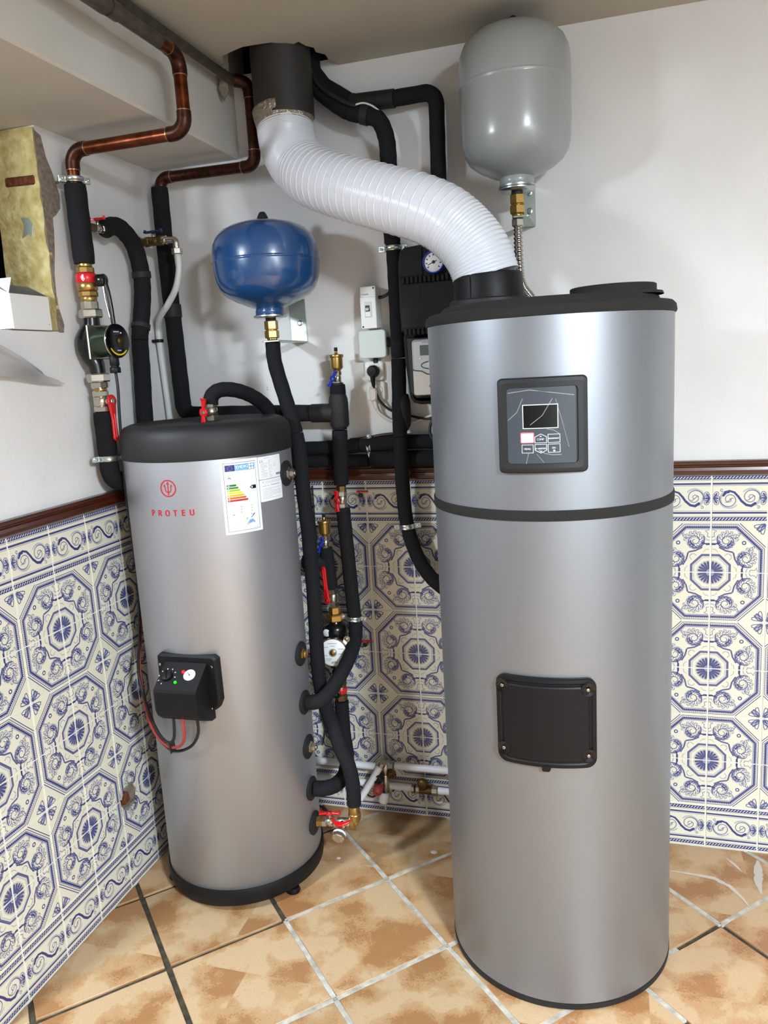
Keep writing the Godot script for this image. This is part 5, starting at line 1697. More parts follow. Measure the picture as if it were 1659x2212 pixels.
func left_hoses() -> void:
	# hose from the tee down behind the tank
	var o := thing("insulated_hose", "black foam covered hose curving down the left wall from the red wing valve", "hose", Vector3(-0.462, 1.30, 0.265))
	var pts := smooth([Vector3(-0.453, 1.971, 0.384), Vector3(-0.455, 1.985, 0.345), Vector3(-0.455, 1.984, 0.300), Vector3(-0.455, 1.945, 0.243), Vector3(-0.455, 1.870, 0.220), Vector3(-0.455, 1.797, 0.226), Vector3(-0.456, 1.713, 0.250), Vector3(-0.458, 1.665, 0.262), Vector3(-0.460, 1.574, 0.266), Vector3(-0.463, 1.412, 0.276), Vector3(-0.465, 1.20, 0.276)], 8)
	foam(o, pts, 0.0255, [0.41, 0.695], [[0.40, 0.425], [0.60, 0.625]])
	# pipe in the corner and along the back wall
	o = thing("insulated_pipe", "long black foam covered pipe standing in the room corner and turning along the back wall", "pipe", Vector3(-0.445, 1.42, 0.08))
	var line := dense([Vector3(-0.445, 2.138, 0.080), Vector3(-0.447, 1.92, 0.080), Vector3(-0.440, 1.425, 0.080), Vector3(0.085, 1.410, 0.080)], 0.035)
	foam(o, line, 0.0265, [0.36], [[0.34, 0.37]])
	# white hose with its blue handled valve
	ball_valve("old brass ball valve with dark blue wing handle in front of the corner pipe", Vector3(-0.428, 1.963, 0.172), Vector3.RIGHT, Vector3.UP, 0.066, 0.0140, M.old_brass, "wing", M.navy_handle, PI / 2)
	o = thing("wall_outlet", "old dark brass pipe stub coming out of the left wall beside the corner pipe", "fitting", Vector3(-0.508, 1.964, 0.172))
	var g := tube(PackedVector3Array([Vector3(-0.512, 1.965, 0.172), Vector3(-0.458, 1.963, 0.172)]), 0.0125, 16)
	nut(g, 0.0155, 0.020, 0.036, frame(Vector3(-0.512, 1.965, 0.172), Vector3.RIGHT, Vector3.UP))
	part("stub", g, M.old_brass, o)
	o = thing("white_hose", "white plastic hose hanging from the old brass valve down the corner", "hose", Vector3(-0.49, 1.40, 0.095))
	g = tube(dense([Vector3(-0.398, 1.963, 0.172), Vector3(-0.352, 1.960, 0.172), Vector3(-0.352, 1.932, 0.172)], 0.012, 0.008), 0.0105, 14)
	can(g, 0.0130, 0.0, 0.014, frame(Vector3(-0.398, 1.963, 0.172), Vector3.RIGHT, Vector3.UP))
	part("angle_fitting", g, M.nickel, o)
	part("hose_nut", nut(G.new(), 0.0165, -0.010, 0.008, Transform3D(Basis(), Vector3(-0.352, 1.927, 0.172))), M.nickel, o)
	pts = smooth([Vector3(-0.352, 1.925, 0.172), Vector3(-0.349, 1.878, 0.175), Vector3(-0.366, 1.820, 0.176), Vector3(-0.405, 1.775, 0.165), Vector3(-0.455, 1.738, 0.140), Vector3(-0.486, 1.705, 0.106), Vector3(-0.489, 1.669, 0.104), Vector3(-0.490, 1.561, 0.097), Vector3(-0.489, 1.411, 0.091), Vector3(-0.489, 1.20, 0.088)], 7)
	part("tube", tube(pts, 0.0098, 14), M.hose_white, o)
	o = thing("pipe_clip", "small black clip holding the white hose to the left wall", "clip", Vector3(-0.49, 1.667, 0.104))
	g = G.new().box(Vector3(0.024, 0.010, 0.028), Transform3D(Basis(), Vector3(-0.4985, 1.667, 0.104)), 0.002)
	g.lathe([Vector2(0.0095, -0.005), Vector2(0.0135, -0.005), Vector2(0.0135, 0.005), Vector2(0.0095, 0.005)], 24, Transform3D(Basis(), Vector3(-0.489, 1.667, 0.104)))
	part("clip_body", g, M.black_plastic, o)
	# hose bridging from the lid valve over the tank's back
	var v := Vector3(-0.190, 1.4435, 0.352)
	ball_valve("nickel ball valve with red wing handle standing on the left tank's lid", v, Vector3.UP, Vector3(-0.25, 0, 1), 0.054, 0.0185, M.nickel, "wing", M.red_handle, PI / 2 - 0.12)
	o = thing("insulated_hose", "black foam covered hose arching back from the valve on the tank lid", "hose", v + Vector3(0, 0.025, 0))
	pts = smooth([v + Vector3(0.001, 0.020, 0.0), v + Vector3(0.004, 0.044, -0.004), v + Vector3(0.024, 0.060, -0.018), v + Vector3(0.054, 0.057, -0.055), v + Vector3(0.078, 0.037, -0.110), v + Vector3(0.095, 0.003, -0.165), v + Vector3(0.105, -0.045, -0.205), v + Vector3(0.108, -0.12, -0.225)], 7)
	foam(o, pts, 0.0215)


func risers() -> void:
	# vessel hose running down in front to the drain elbow
	var o := thing("insulated_hose", "long black foam covered hose from the blue vessel down to the brass drain elbow", "hose", Vector3(0.16, 0.20, 0.34))
	var pts := smooth([Vector3(-0.047, 1.634, 0.200), Vector3(-0.043, 1.572, 0.205), Vector3(-0.020, 1.475, 0.205), Vector3(0.001, 1.390, 0.205), Vector3(0.014, 1.322, 0.208), Vector3(0.020, 1.238, 0.215), Vector3(0.024, 1.180, 0.222), Vector3(0.036, 1.046, 0.236), Vector3(0.041, 0.868, 0.244), Vector3(0.040, 0.685, 0.250), Vector3(0.042, 0.585, 0.252), Vector3(0.056, 0.520, 0.262), Vector3(0.086, 0.470, 0.290), Vector3(0.122, 0.402, 0.320), Vector3(0.150, 0.352, 0.335), Vector3(0.161, 0.297, 0.340), Vector3(0.161, 0.228, 0.340)], 7)
	foam(o, pts, 0.0222, [0.215, 0.64], [])
	# first riser: air vent, blue valve, tee, red valve
	var g: G
	air_vent("brass automatic air vent on the upper riser against the white wall", Vector3(0.108, 1.532, 0.080), "brass air vents")
	ball_valve("nickel ball valve with blue wing handle under the upper air vent", Vector3(0.107, 1.5155, 0.080), Vector3.UP, Vector3(-0.30, 0, 1), 0.044, 0.0125, M.nickel, "wing", M.blue_handle, PI / 2 - 0.55)
	o = thing("insulated_pipe", "thick black foam covered riser with taped tee below the upper air vent", "pipe", Vector3(0.095, 1.18, 0.08))
	pts = dense([Vector3(0.106, 1.497, 0.080), Vector3(0.104, 1.38, 0.080), Vector3(0.096, 1.183, 0.080)], 0.0)
	foam(o, pts, 0.0245, [0.40], [])
	g = spin([Vector2(0.0265, 1.365), Vector2(0.0300, 1.372), Vector2(0.0305, 1.44), Vector2(0.0295, 1.452), Vector2(0.0215, 1.478), Vector2(0.0195, 1.500), Vector2(0.019, 1.502)], Transform3D(Basis(), Vector3(0.105, 0, 0.080)), 28)
	part("taped_tee", g, M.foam_tape, o)
	part("taped_branch", tube(PackedVector3Array([Vector3(0.015, 1.411, 0.080), Vector3(0.09, 1.410, 0.080)]), 0.0292, 24), M.foam_tape, o)
	g = nut(G.new(), 0.0155, 1.160, 1.180, Transform3D(Basis(), Vector3(0.097, 0, 0.085)))
	o = whole("pipe_nipple", g, M.old_brass, Vector3(0.097, 1.16, 0.085), "short brass nipple below the upper riser's foam end", "fitting")
	ball_valve("nickel ball valve with red wing handle at the height of the wooden rail", Vector3(0.099, 1.135, 0.088), Vector3.UP, Vector3(-0.32, 0, 1), 0.056, 0.0155, M.nickel, "wing", M.red_handle, PI / 2)
	o = thing("insulated_hose", "black foam covered hose from the red wing valve bending to the tank's middle port", "hose", Vector3(0.04, 0.565, 0.36))
	pts = smooth([Vector3(0.101, 1.108, 0.093), Vector3(0.108, 0.976, 0.098), Vector3(0.116, 0.788, 0.100), Vector3(0.122, 0.732, 0.106), Vector3(0.128, 0.690, 0.135), Vector3(0.129, 0.660, 0.185), Vector3(0.121, 0.625, 0.250), Vector3(0.104, 0.590, 0.310), Vector3(0.080, 0.568, 0.350), Vector3(0.038, 0.564, 0.3623)], 8)
	foam(o, pts, 0.0225, [0.26], [])
	clamp_ring("pipe_clamp", "zinc pipe clamp on the tiled wall around the bent foam hose", Vector3(0.1175, 0.748, 0.104), Vector3(0.08, 1, 0), Vector3(1, 0, 0), 0.0235, Vector3(0, 0, -0.105))
	# second riser with the white faced pump
	air_vent("brass automatic air vent on the lower riser in front of the tiles", Vector3(0.040, 1.016, 0.110), "brass air vents")
	ball_valve("nickel ball valve with blue wing handle under the lower air vent", Vector3(0.040, 0.998, 0.110), Vector3.UP, Vector3(-0.30, 0, 1), 0.044, 0.0125, M.nickel, "wing", M.blue_handle, PI / 2 - 0.45)
	o = thing("insulated_pipe", "short black foam covered pipe with side branch above the red lever valve", "pipe", Vector3(0.047, 0.845, 0.11))
	foam(o, dense([Vector3(0.040, 0.982, 0.110), Vector3(0.049, 0.848, 0.110)], 0.0), 0.0215)
	part("side_branch", tube(PackedVector3Array([Vector3(0.043, 0.935, 0.110), Vector3(-0.04, 0.933, 0.110)]), 0.0235, 22), M.foam_tape, o)
	ball_valve("nickel ball valve with red lever above the white faced pump", Vector3(0.052, 0.815, 0.108), Vector3.UP, Vector3(-0.42, 0, 1), 0.062, 0.0165, M.nickel, "longlever", M.red_handle, 0.06)
	o = thing("circulation_pump", "black circulation pump with white round nameplate in front of the tiles", "pump", Vector3(0.055, 0.56, 0.11))
	var ux := Transform3D(Basis(), Vector3(0.054, 0, 0.110))
	g = nut(G.new(), 0.0195, 0.762, 0.786, ux)
	part("reducer", g, M.brass, o)
	part("union_nut", nut(G.new(), 0.0290, 0.738, 0.762, ux), M.brass, o)
	g = can(G.new(), 0.019, 0.60, 0.742, ux)
	g.lathe([Vector2(0, 0.645), Vector2(0.034, 0.650), Vector2(0.0375, 0.662), Vector2(0.0375, 0.712), Vector2(0.034, 0.724), Vector2(0.020, 0.732)], 32, ux)
	g.lathe([Vector2(0, 0.602), Vector2(0.028, 0.604), Vector2(0.034, 0.618), Vector2(0.036, 0.648), Vector2(0.033, 0.655)], 32, ux)
	can(g, 0.036, 0.0, 0.078, frame(Vector3(0.064, 0.656, 0.105), Vector3(0.10, 0, 1), Vector3.UP))
	part("pump_body", g, M.pump_black, o)
	var df := frame(Vector3(0.066, 0.656, 0.174), Vector3(0.16, 0.10, 1), Vector3.UP)
	var np := part("nameplate", spin([Vector2(0, 0.0), Vector2(0.0430, 0.0), Vector2(0.0445, 0.002), Vector2(0.0440, 0.0145), Vector2(0.0425, 0.016), Vector2(0, 0.016)], df, 48), M.print_white, o)
	part("rim", spin([Vector2(0.0445, 0.001), Vector2(0.0462, 0.002), Vector2(0.0462, 0.013), Vector2(0.0435, 0.0155)], df, 48), M.nickel, np)
	part("vent_screw", can(G.new(), 0.0105, 0.014, 0.019, df, 0.001), M.brass, np)
	part("vent_ring", spin([Vector2(0.0105, 0.015), Vector2(0.0135, 0.016), Vector2(0.0135, 0.0175), Vector2(0.0105, 0.018)], df, 32), M.print_grey, np)
	var nm := on_plane(Transform3D(Basis(-df.basis.x, df.basis.z, df.basis.y), df * Vector3(0, 0.0162, 0)))
	g = G.new()
	for q in [[-0.016, 0.030, 0.030], [-0.008, 0.022, 0.016], [-0.030, 0.018, 0.016], [0.018, 0.012, 0.018], [-0.033, -0.009, 0.016], [0.018, -0.004, 0.014], [-0.024, -0.020, 0.020], [-0.020, -0.025, 0.012]]:
		g.ribbon([Vector2(q[0], q[1]), Vector2(q[0] + q[2], q[1])], 0.0022, nm, 0.0003)
	g.ribbon([Vector2(-0.030, 0.004), Vector2(-0.029, -0.007)], 0.0035, nm, 0.0003)
	part("nameplate_print", g, M.print_grey, np)
	part("nameplate_mark", lettering(G.new(), "wilo", 0.008, func(u: float, v: float, d: float) -> Vector3: return nm.call(u + 0.004, v - 0.031, d), 0.0004), mat("print_green", Color(0.15, 0.52, 0.42), 0.5), np)
	part("sticker", can(G.new(), 0.0125, 0.0, 0.0015, frame(Vector3(0.034, 0.706, 0.1425), Vector3(-0.15, 0, 1), Vector3.UP), 0.0004), M.print_white, o)
	g = G.new().plate(PackedVector2Array([Vector2(-0.009, -0.042), Vector2(0.009, -0.040), Vector2(0.011, 0.008), Vector2(0.008, 0.015), Vector2(0, 0.018), Vector2(-0.008, 0.015), Vector2(-0.011, 0.008)]), -0.003, 0.003, Transform3D(Basis(Vector3.BACK, -0.35), Vector3(0.108, 0.690, 0.165)), 0.001)
	can(g, 0.0055, 0.002, 0.006, frame(Vector3(0.109, 0.697, 0.165), Vector3.BACK, Vector3.UP), 0.001)
	part("bracket_lug", g, M.nickel, o)
	part("union_nut", nut(G.new(), 0.026, 0.575, 0.598, ux), M.old_brass, o)
	part("tail_pipe", can(G.new(), 0.0145, 0.53, 0.578, ux), M.old_brass, o)
	o = ball_valve("brass valve with black hub and red band below the white faced pump", Vector3(0.056, 0.496, 0.110), Vector3.UP, Vector3(-0.15, 0, 1), 0.070, 0.0195, M.old_brass, "lever", M.pump_black, 0.0)
	part("red_band", can(G.new(), 0.0212, 0.488, 0.506, Transform3D(Basis(), Vector3(0.056, 0, 0.110)), 0.001), M.red_band, o)
	o = thing("insulated_hose", "black foam covered hose from below the pump curving to the tank's lower port", "hose", Vector3(0.04, 0.282, 0.36))
	pts = smooth([Vector3(0.056, 0.458, 0.110), Vector3(0.056, 0.40, 0.112), Vector3(0.062, 0.340, 0.125), Vector3(0.084, 0.295, 0.170), Vector3(0.100, 0.272, 0.240), Vector3(0.094, 0.270, 0.305), Vector3(0.072, 0.277, 0.346), Vector3(0.038, 0.282, 0.3620)], 8)
	foam(o, pts, 0.0235)
	# drain group
	g = G.new()
	var d0 := Vector3(0.036, 0.168, 0.358)
	var ax := Vector3(0.99, 0.01, -0.14).normalized()
	var f := frame(d0, ax, Vector3.UP)
	nut(g, 0.0165, 0.003, 0.014, f)
	can(g, 0.013, 0.0, 0.022, f)
	nut(g, 0.0155, 0.014, 0.024, f)
	whole("tank_nipple", g, M.brass, d0, "brass nipple screwed into the tank's lowest port", "fitting")
	ball_valve("nickel ball valve with red wing handle next to the lowest tank port", d0 + ax * 0.047, ax, Vector3.UP, 0.052, 0.0150, M.nickel, "wing", M.red_handle, PI / 2)
	var t := thing("drain_tee", "nickel tee with capped drain valve pointing forward above the floor", "fitting", d0 + ax * 0.088)
	var tc := d0 + ax * 0.088
	g = can(G.new(), 0.0145, -0.018, 0.024, frame(tc, ax, Vector3.UP))
	var fw := Vector3(0.02, -0.34, 0.94).normalized()
	var ff := frame(tc, fw, Vector3.UP)
	can(g, 0.0135, 0.0, 0.050, ff)
	nut(g, 0.0150, 0.012, 0.026, ff)
	part("tee_body", g, M.nickel, t)
	part("drain_cap", nut(G.new(), 0.0205, 0.046, 0.062, ff, 8), M.nickel, t)
	part("cap_slot", G.new().box(Vector3(0.003, 0.001, 0.026), ff * Transform3D(Basis(Vector3.UP, 0.4), Vector3(0, 0.0622, 0)), 0.0003), M.steel, t)
	part("cap_washer", can(G.new(), 0.0205, 0.041, 0.046, ff), M.white_plastic, t)
	var hz := Transform3D(Basis(Vector3(1, 0, 0), Vector3(0, 0.35, -0.94), Vector3(0, 0.94, 0.35)), tc + fw * 0.024 + Vector3(0, 0.021, 0.008))
	g = G.new()
	g.plate(PackedVector2Array([Vector2(-0.028, 0.006), Vector2(-0.030, 0.016), Vector2(-0.012, 0.004), Vector2(0, 0.002), Vector2(0.012, 0.004), Vector2(0.030, 0.016), Vector2(0.030, 0.004), Vector2(0.012, -0.009), Vector2(0, -0.013), Vector2(-0.012, -0.009)]), 0.0, 0.006, hz, 0.0015)
	part("wing_handle", g, M.red_handle, t)
	part("stem", can(G.new(), 0.0048, -0.020, 0.0, Transform3D(hz.basis * Basis(Vector3.RIGHT, PI / 2), hz.origin), 0.0005, 12), M.steel, t)
	var ec := Vector3(0.160, 0.1655, 0.340)
	var e := thing("brass_elbow", "brass elbow with compression nut joining the hose end and the drain valves", "fitting", ec)
	part("elbow", tube(dense([tc + ax * 0.022, ec, ec + Vector3(0.001, 0.028, 0)], 0.012, 0.006), 0.0150, 20), M.brass, e)
	g = nut(G.new(), 0.0190, 0.012, 0.030, Transform3D(Basis(), ec), 12)
	can(g, 0.0175, 0.030, 0.062, Transform3D(Basis(), ec), 0.002)
	g.lathe([Vector2(0.0175, 0.026), Vector2(0.0195, 0.028), Vector2(0.0195, 0.033), Vector2(0.0175, 0.035)], 28, Transform3D(Basis(), ec))
	part("compression_nut", g, M.brass, e)
	part("inlet_nut", nut(G.new(), 0.0180, -0.008, 0.008, frame(tc + ax * 0.030, ax, Vector3.UP), 8), M.brass, e)


func hot_lines() -> void:
	# two pipes from the hole above, one behind the other
	var o := thing("insulated_pipe", "black foam covered pipe from the ceiling hole dropping behind the duct, nearer the flue", "pipe", Vector3(0.30, 2.0, 0.07))
	var pts := smooth([Vector3(0.060, 2.50, 0.075), Vector3(0.066, 2.42, 0.08), Vector3(0.104, 2.353, 0.082), Vector3(0.144, 2.312, 0.084), Vector3(0.199, 2.272, 0.084), Vector3(0.246, 2.257, 0.082), Vector3(0.285, 2.238, 0.080), Vector3(0.304, 2.188, 0.076), Vector3(0.306, 2.121, 0.072), Vector3(0.303, 2.0, 0.064), Vector3(0.301, 1.90, 0.060)], 8)
	foam(o, pts, 0.0245, [0.405], [[0.47, 0.52]])
	o = thing("insulated_pipe", "black foam covered pipe making the outer arch from the ceiling hole to behind the duct", "pipe", Vector3(0.45, 1.95, 0.06))
	pts = dense([Vector3(0.080, 2.52, 0.040), Vector3(0.082, 2.41, 0.040), Vector3(0.115, 2.365, 0.045), Vector3(0.205, 2.301, 0.055), Vector3(0.330, 2.296, 0.058), Vector3(0.452, 2.297, 0.060), Vector3(0.449, 2.069, 0.060), Vector3(0.449, 1.86, 0.060)], 0.034, 0.02)
	foam(o, pts, 0.0225, [0.36, 0.47], [[0.30, 0.46]])
	o = thing("sensor_cable", "thin black cable along the foam pipe beside the flue with a bare pale end", "cable", Vector3(0.16, 2.30, 0.115))
	part("cable", tube(smooth([Vector3(0.086, 2.46, 0.09), Vector3(0.094, 2.40, 0.105), Vector3(0.118, 2.35, 0.112), Vector3(0.160, 2.312, 0.114), Vector3(0.205, 2.285, 0.112), Vector3(0.228, 2.277, 0.110)], 6), 0.0060, 10), M.cable_black, o)
	part("bare_end", tube(smooth([Vector3(0.226, 2.2785, 0.111), Vector3(0.250, 2.282, 0.104), Vector3(0.275, 2.272, 0.096), Vector3(0.295, 2.255, 0.088)], 5), 0.0028, 8), M.cable_white, o)
	# the long drop to the back of the heater
	o = thing("insulated_pipe", "long black foam covered pipe dropping from the duct past the sockets to behind the heater", "pipe", Vector3(0.30, 1.3, 0.06))
	pts = smooth([Vector3(0.301, 1.935, 0.058), Vector3(0.303, 1.860, 0.058), Vector3(0.303, 1.735, 0.058), Vector3(0.301, 1.585, 0.058), Vector3(0.299, 1.445, 0.068), Vector3(0.298, 1.290, 0.080), Vector3(0.297, 1.127, 0.070), Vector3(0.301, 1.045, 0.060), Vector3(0.317, 0.980, 0.062), Vector3(0.346, 0.915, 0.066), Vector3(0.394, 0.860, 0.074), Vector3(0.47, 0.815, 0.085)], 8)
	foam(o, pts, 0.0225, [0.285, 0.43], [])
	part("bulging_joint", spin([Vector2(0.018, 1.345), Vector2(0.0275, 1.362), Vector2(0.030, 1.39), Vector2(0.029, 1.43), Vector2(0.0245, 1.455), Vector2(0.022, 1.457)], Transform3D(Basis(), Vector3(0.302, 0, 0.062)), 26), M.foam_tape, o)
	clamp_ring("pipe_clamp", "zinc pipe clamp just below the duct on the long foam drop", Vector3(0.302, 1.886, 0.058), Vector3.UP, Vector3(1, 0, 0), 0.0235, Vector3(0, 0, -0.06))
	clamp_ring("pipe_clamp", "zinc pipe clamp on the tiles where the long foam drop starts to bend", Vector3(0.3015, 1.043, 0.060), Vector3(-0.1, 1, 0), Vector3(1, 0.1, 0), 0.0235, Vector3(0, 0, -0.06))
	# two horizontal lines above the wooden rail
	o = thing("insulated_pipe", "upper of two black foam covered pipes running along the wall above the wooden rail", "pipe", Vector3(0.2, 1.30, 0.05))
	foam(o, dense([Vector3(-0.20, 1.292, 0.030), Vector3(0.05, 1.296, 0.030), Vector3(0.17, 1.300, 0.030), Vector3(0.28, 1.307, 0.028), Vector3(0.56, 1.306, 0.028)], 0.0), 0.0225, [0.46], [])
	o = thing("insulated_pipe", "lower of two black foam covered pipes running just above the wooden rail", "pipe", Vector3(0.2, 1.25, 0.05))
	foam(o, dense([Vector3(-0.20, 1.254, 0.030), Vector3(0.178, 1.2505, 0.030)], 0.0), 0.0205, [], [])
	foam(o, dense([Vector3(0.186, 1.2545, 0.030), Vector3(0.56, 1.252, 0.030)], 0.0), 0.0265, [], [])
	clamp_ring("pipe_clamp", "small zinc clamp half hidden in the foam of the upper wall pipe above the rail", Vector3(0.183, 1.297, 0.030), Vector3.RIGHT, Vector3.UP, 0.0185, Vector3(0, 0, -0.030))


# ---------------------------------------------------------------- fittings on the back wall
func solar_station() -> void:
	var o := thing("solar_station", "black foam solar pump station with pressure gauge and white controller behind the heater", "pump station", Vector3(0.44, 1.43, 0.0))
	var x0 := 0.337
	var w := 0.30
	var cx := x0 + w / 2
	# upper shell with a sloped shoulder and ribbed seams
	var sh := PackedVector2Array([Vector2(x0, 1.640), Vector2(x0 - 0.002, 1.70), Vector2(x0, 1.830), Vector2(x0 + 0.006, 1.862), Vector2(x0 + 0.020, 1.872), Vector2(x0 + 0.06, 1.876), Vector2(x0 + w - 0.02, 1.876), Vector2(x0 + w, 1.86), Vector2(x0 + w, 1.640)])
	var up := part("upper_shell", G.new().plate(sh, 0.004, 0.150, Transform3D(), 0.008), M.epp_foam, o)
	part("cover_panel", G.new().plate(rrect(w - 0.012, 0.125, 0.006, cx, 1.7075), 0.148, 0.162, Transform3D(), 0.004), M.epp_foam, up)
	part("cover_panel", G.new().plate(PackedVector2Array([Vector2(x0 + 0.004, 1.79), Vector2(x0 + 0.075, 1.79), Vector2(x0 + 0.075, 1.868), Vector2(x0 + 0.022, 1.868), Vector2(x0 + 0.008, 1.856)]), 0.146, 0.155, Transform3D(), 0.003), M.epp_foam, up)
	for row in [[1.781, 14], [1.637, 14]]:
		for i in row[1]:
			part("seam_rib", G.new().box(Vector3(0.0085, 0.018, 0.020), Transform3D(Basis(), Vector3(x0 + 0.016 + i * 0.0128, row[0], 0.150)), 0.002), M.epp_foam, up)
	# gauge
	var f := frame(Vector3(0.446, 1.822, 0.146), Vector3(0, 0.05, 1), Vector3.UP)
	var ga := part("pressure_gauge", spin([Vector2(0, 0), Vector2(0.030, 0), Vector2(0.0325, 0.004), Vector2(0.0325, 0.020), Vector2(0.0305, 0.024), Vector2(0.0275, 0.024), Vector2(0.027, 0.019), Vector2(0, 0.019)], f, 40), M.blue_handle, o)
	part("dial", can(G.new(), 0.0272, 0.017, 0.0198, f, 0.0003), M.print_white, ga)
	var dm := on_plane(Transform3D(Basis(-f.basis.x, f.basis.z, f.basis.y), f * Vector3(0, 0.0198, 0)))
	var g := G.new()
	for i in 9:
		var a := deg_to_rad(-130.0 + 260.0 * i / 8)
		g.ribbon([Vector2(sin(a), cos(a)) * 0.0175, Vector2(sin(a), cos(a)) * 0.0225], 0.0030, dm, 0.0003)
	g.ribbon([Vector2(0.010, 0.004), Vector2(-0.016, -0.007)], 0.0022, dm, 0.0012)
	can(g, 0.0045, 0.019, 0.022, f)
	part("dial_marks", g, M.print_dark, ga)
	# lower shell with the controller
	sh = PackedVector2Array([Vector2(x0 - 0.004, 1.625), Vector2(x0 - 0.002, 1.55), Vector2(x0 + 0.008, 1.450), Vector2(x0 + 0.018, 1.432), Vector2(x0 + 0.04, 1.426), Vector2(x0 + w, 1.426), Vector2(x0 + w, 1.632), Vector2(x0, 1.632)])
	var lo := part("lower_shell", G.new().plate(sh, 0.004, 0.118, Transform3D(), 0.010), M.epp_foam, o)
	part("recess_frame", G.new().plate(PackedVector2Array([Vector2(x0 + 0.012, 1.462), Vector2(x0 + 0.03, 1.445), Vector2(x0 + w - 0.01, 1.445), Vector2(x0 + w - 0.01, 1.622), Vector2(x0 + 0.008, 1.622)]), 0.116, 0.124, Transform3D(), 0.003), M.matt_black, lo)
	var co := part("controller", G.new().plate(rrect(0.170, 0.160, 0.010, 0.452, 1.534), 0.122, 0.154, Transform3D(), 0.006), M.silver_plastic, o)
	part("terminal_lid", G.new().plate(PackedVector2Array([Vector2(0.3695, 1.457), Vector2(0.376, 1.4555), Vector2(0.534, 1.4555), Vector2(0.534, 1.527), Vector2(0.50, 1.514), Vector2(0.430, 1.510), Vector2(0.410, 1.513), Vector2(0.395, 1.522), Vector2(0.3695, 1.525)]), 0.150, 0.1553, Transform3D(), 0.001), M.cream_plastic, co)
	part("display", G.new().plate(rrect(0.092, 0.029, 0.002, 0.438, 1.583), 0.150, 0.1555, Transform3D(), 0.0006), M.lcd, co)
	part("brand_strip", G.new().plate(rrect(0.05, 0.010, 0.001, 0.424, 1.608), 0.150, 0.1545, Transform3D(), 0.0003), M.print_grey, co)
	part("status_light", can(G.new(), 0.0028, 0.0, 0.003, frame(Vector3(0.392, 1.560, 0.1535), Vector3.BACK, Vector3.UP), 0.0006, 12), M.print_white, co)
	var ring := []
	for i in 28:
		var a := TAU * i / 28
		ring.append(Vector2(0.424 + cos(a) * 0.030, 1.540 + sin(a) * 0.0105))
	var pm := on_plane(Transform3D(Basis(), Vector3(0, 0, 0.154)))
	part("key_ring", G.new().ribbon(ring, 0.0030, pm, 0.0005, true), M.print_dark, co)
	g = can(G.new(), 0.0125, 0.0, 0.003, frame(Vector3(0.424, 1.540, 0.1535), Vector3.BACK, Vector3.UP))
	part("key", g, M.grey_plastic, co)
	g = G.new().ribbon([Vector2(0.367, 1.532), Vector2(0.371, 1.527), Vector2(0.395, 1.524), Vector2(0.410, 1.515), Vector2(0.430, 1.512), Vector2(0.50, 1.516), Vector2(0.536, 1.530)], 0.0030, pm, 0.0005)
	part("lid_seam", g, M.print_dark, co)
	part("lid_screw", can(G.new(), 0.0040, 0.0, 0.0015, frame(Vector3(0.419, 1.480, 0.1550), Vector3.BACK, Vector3.UP), 0.0004, 14), M.old_brass, co)


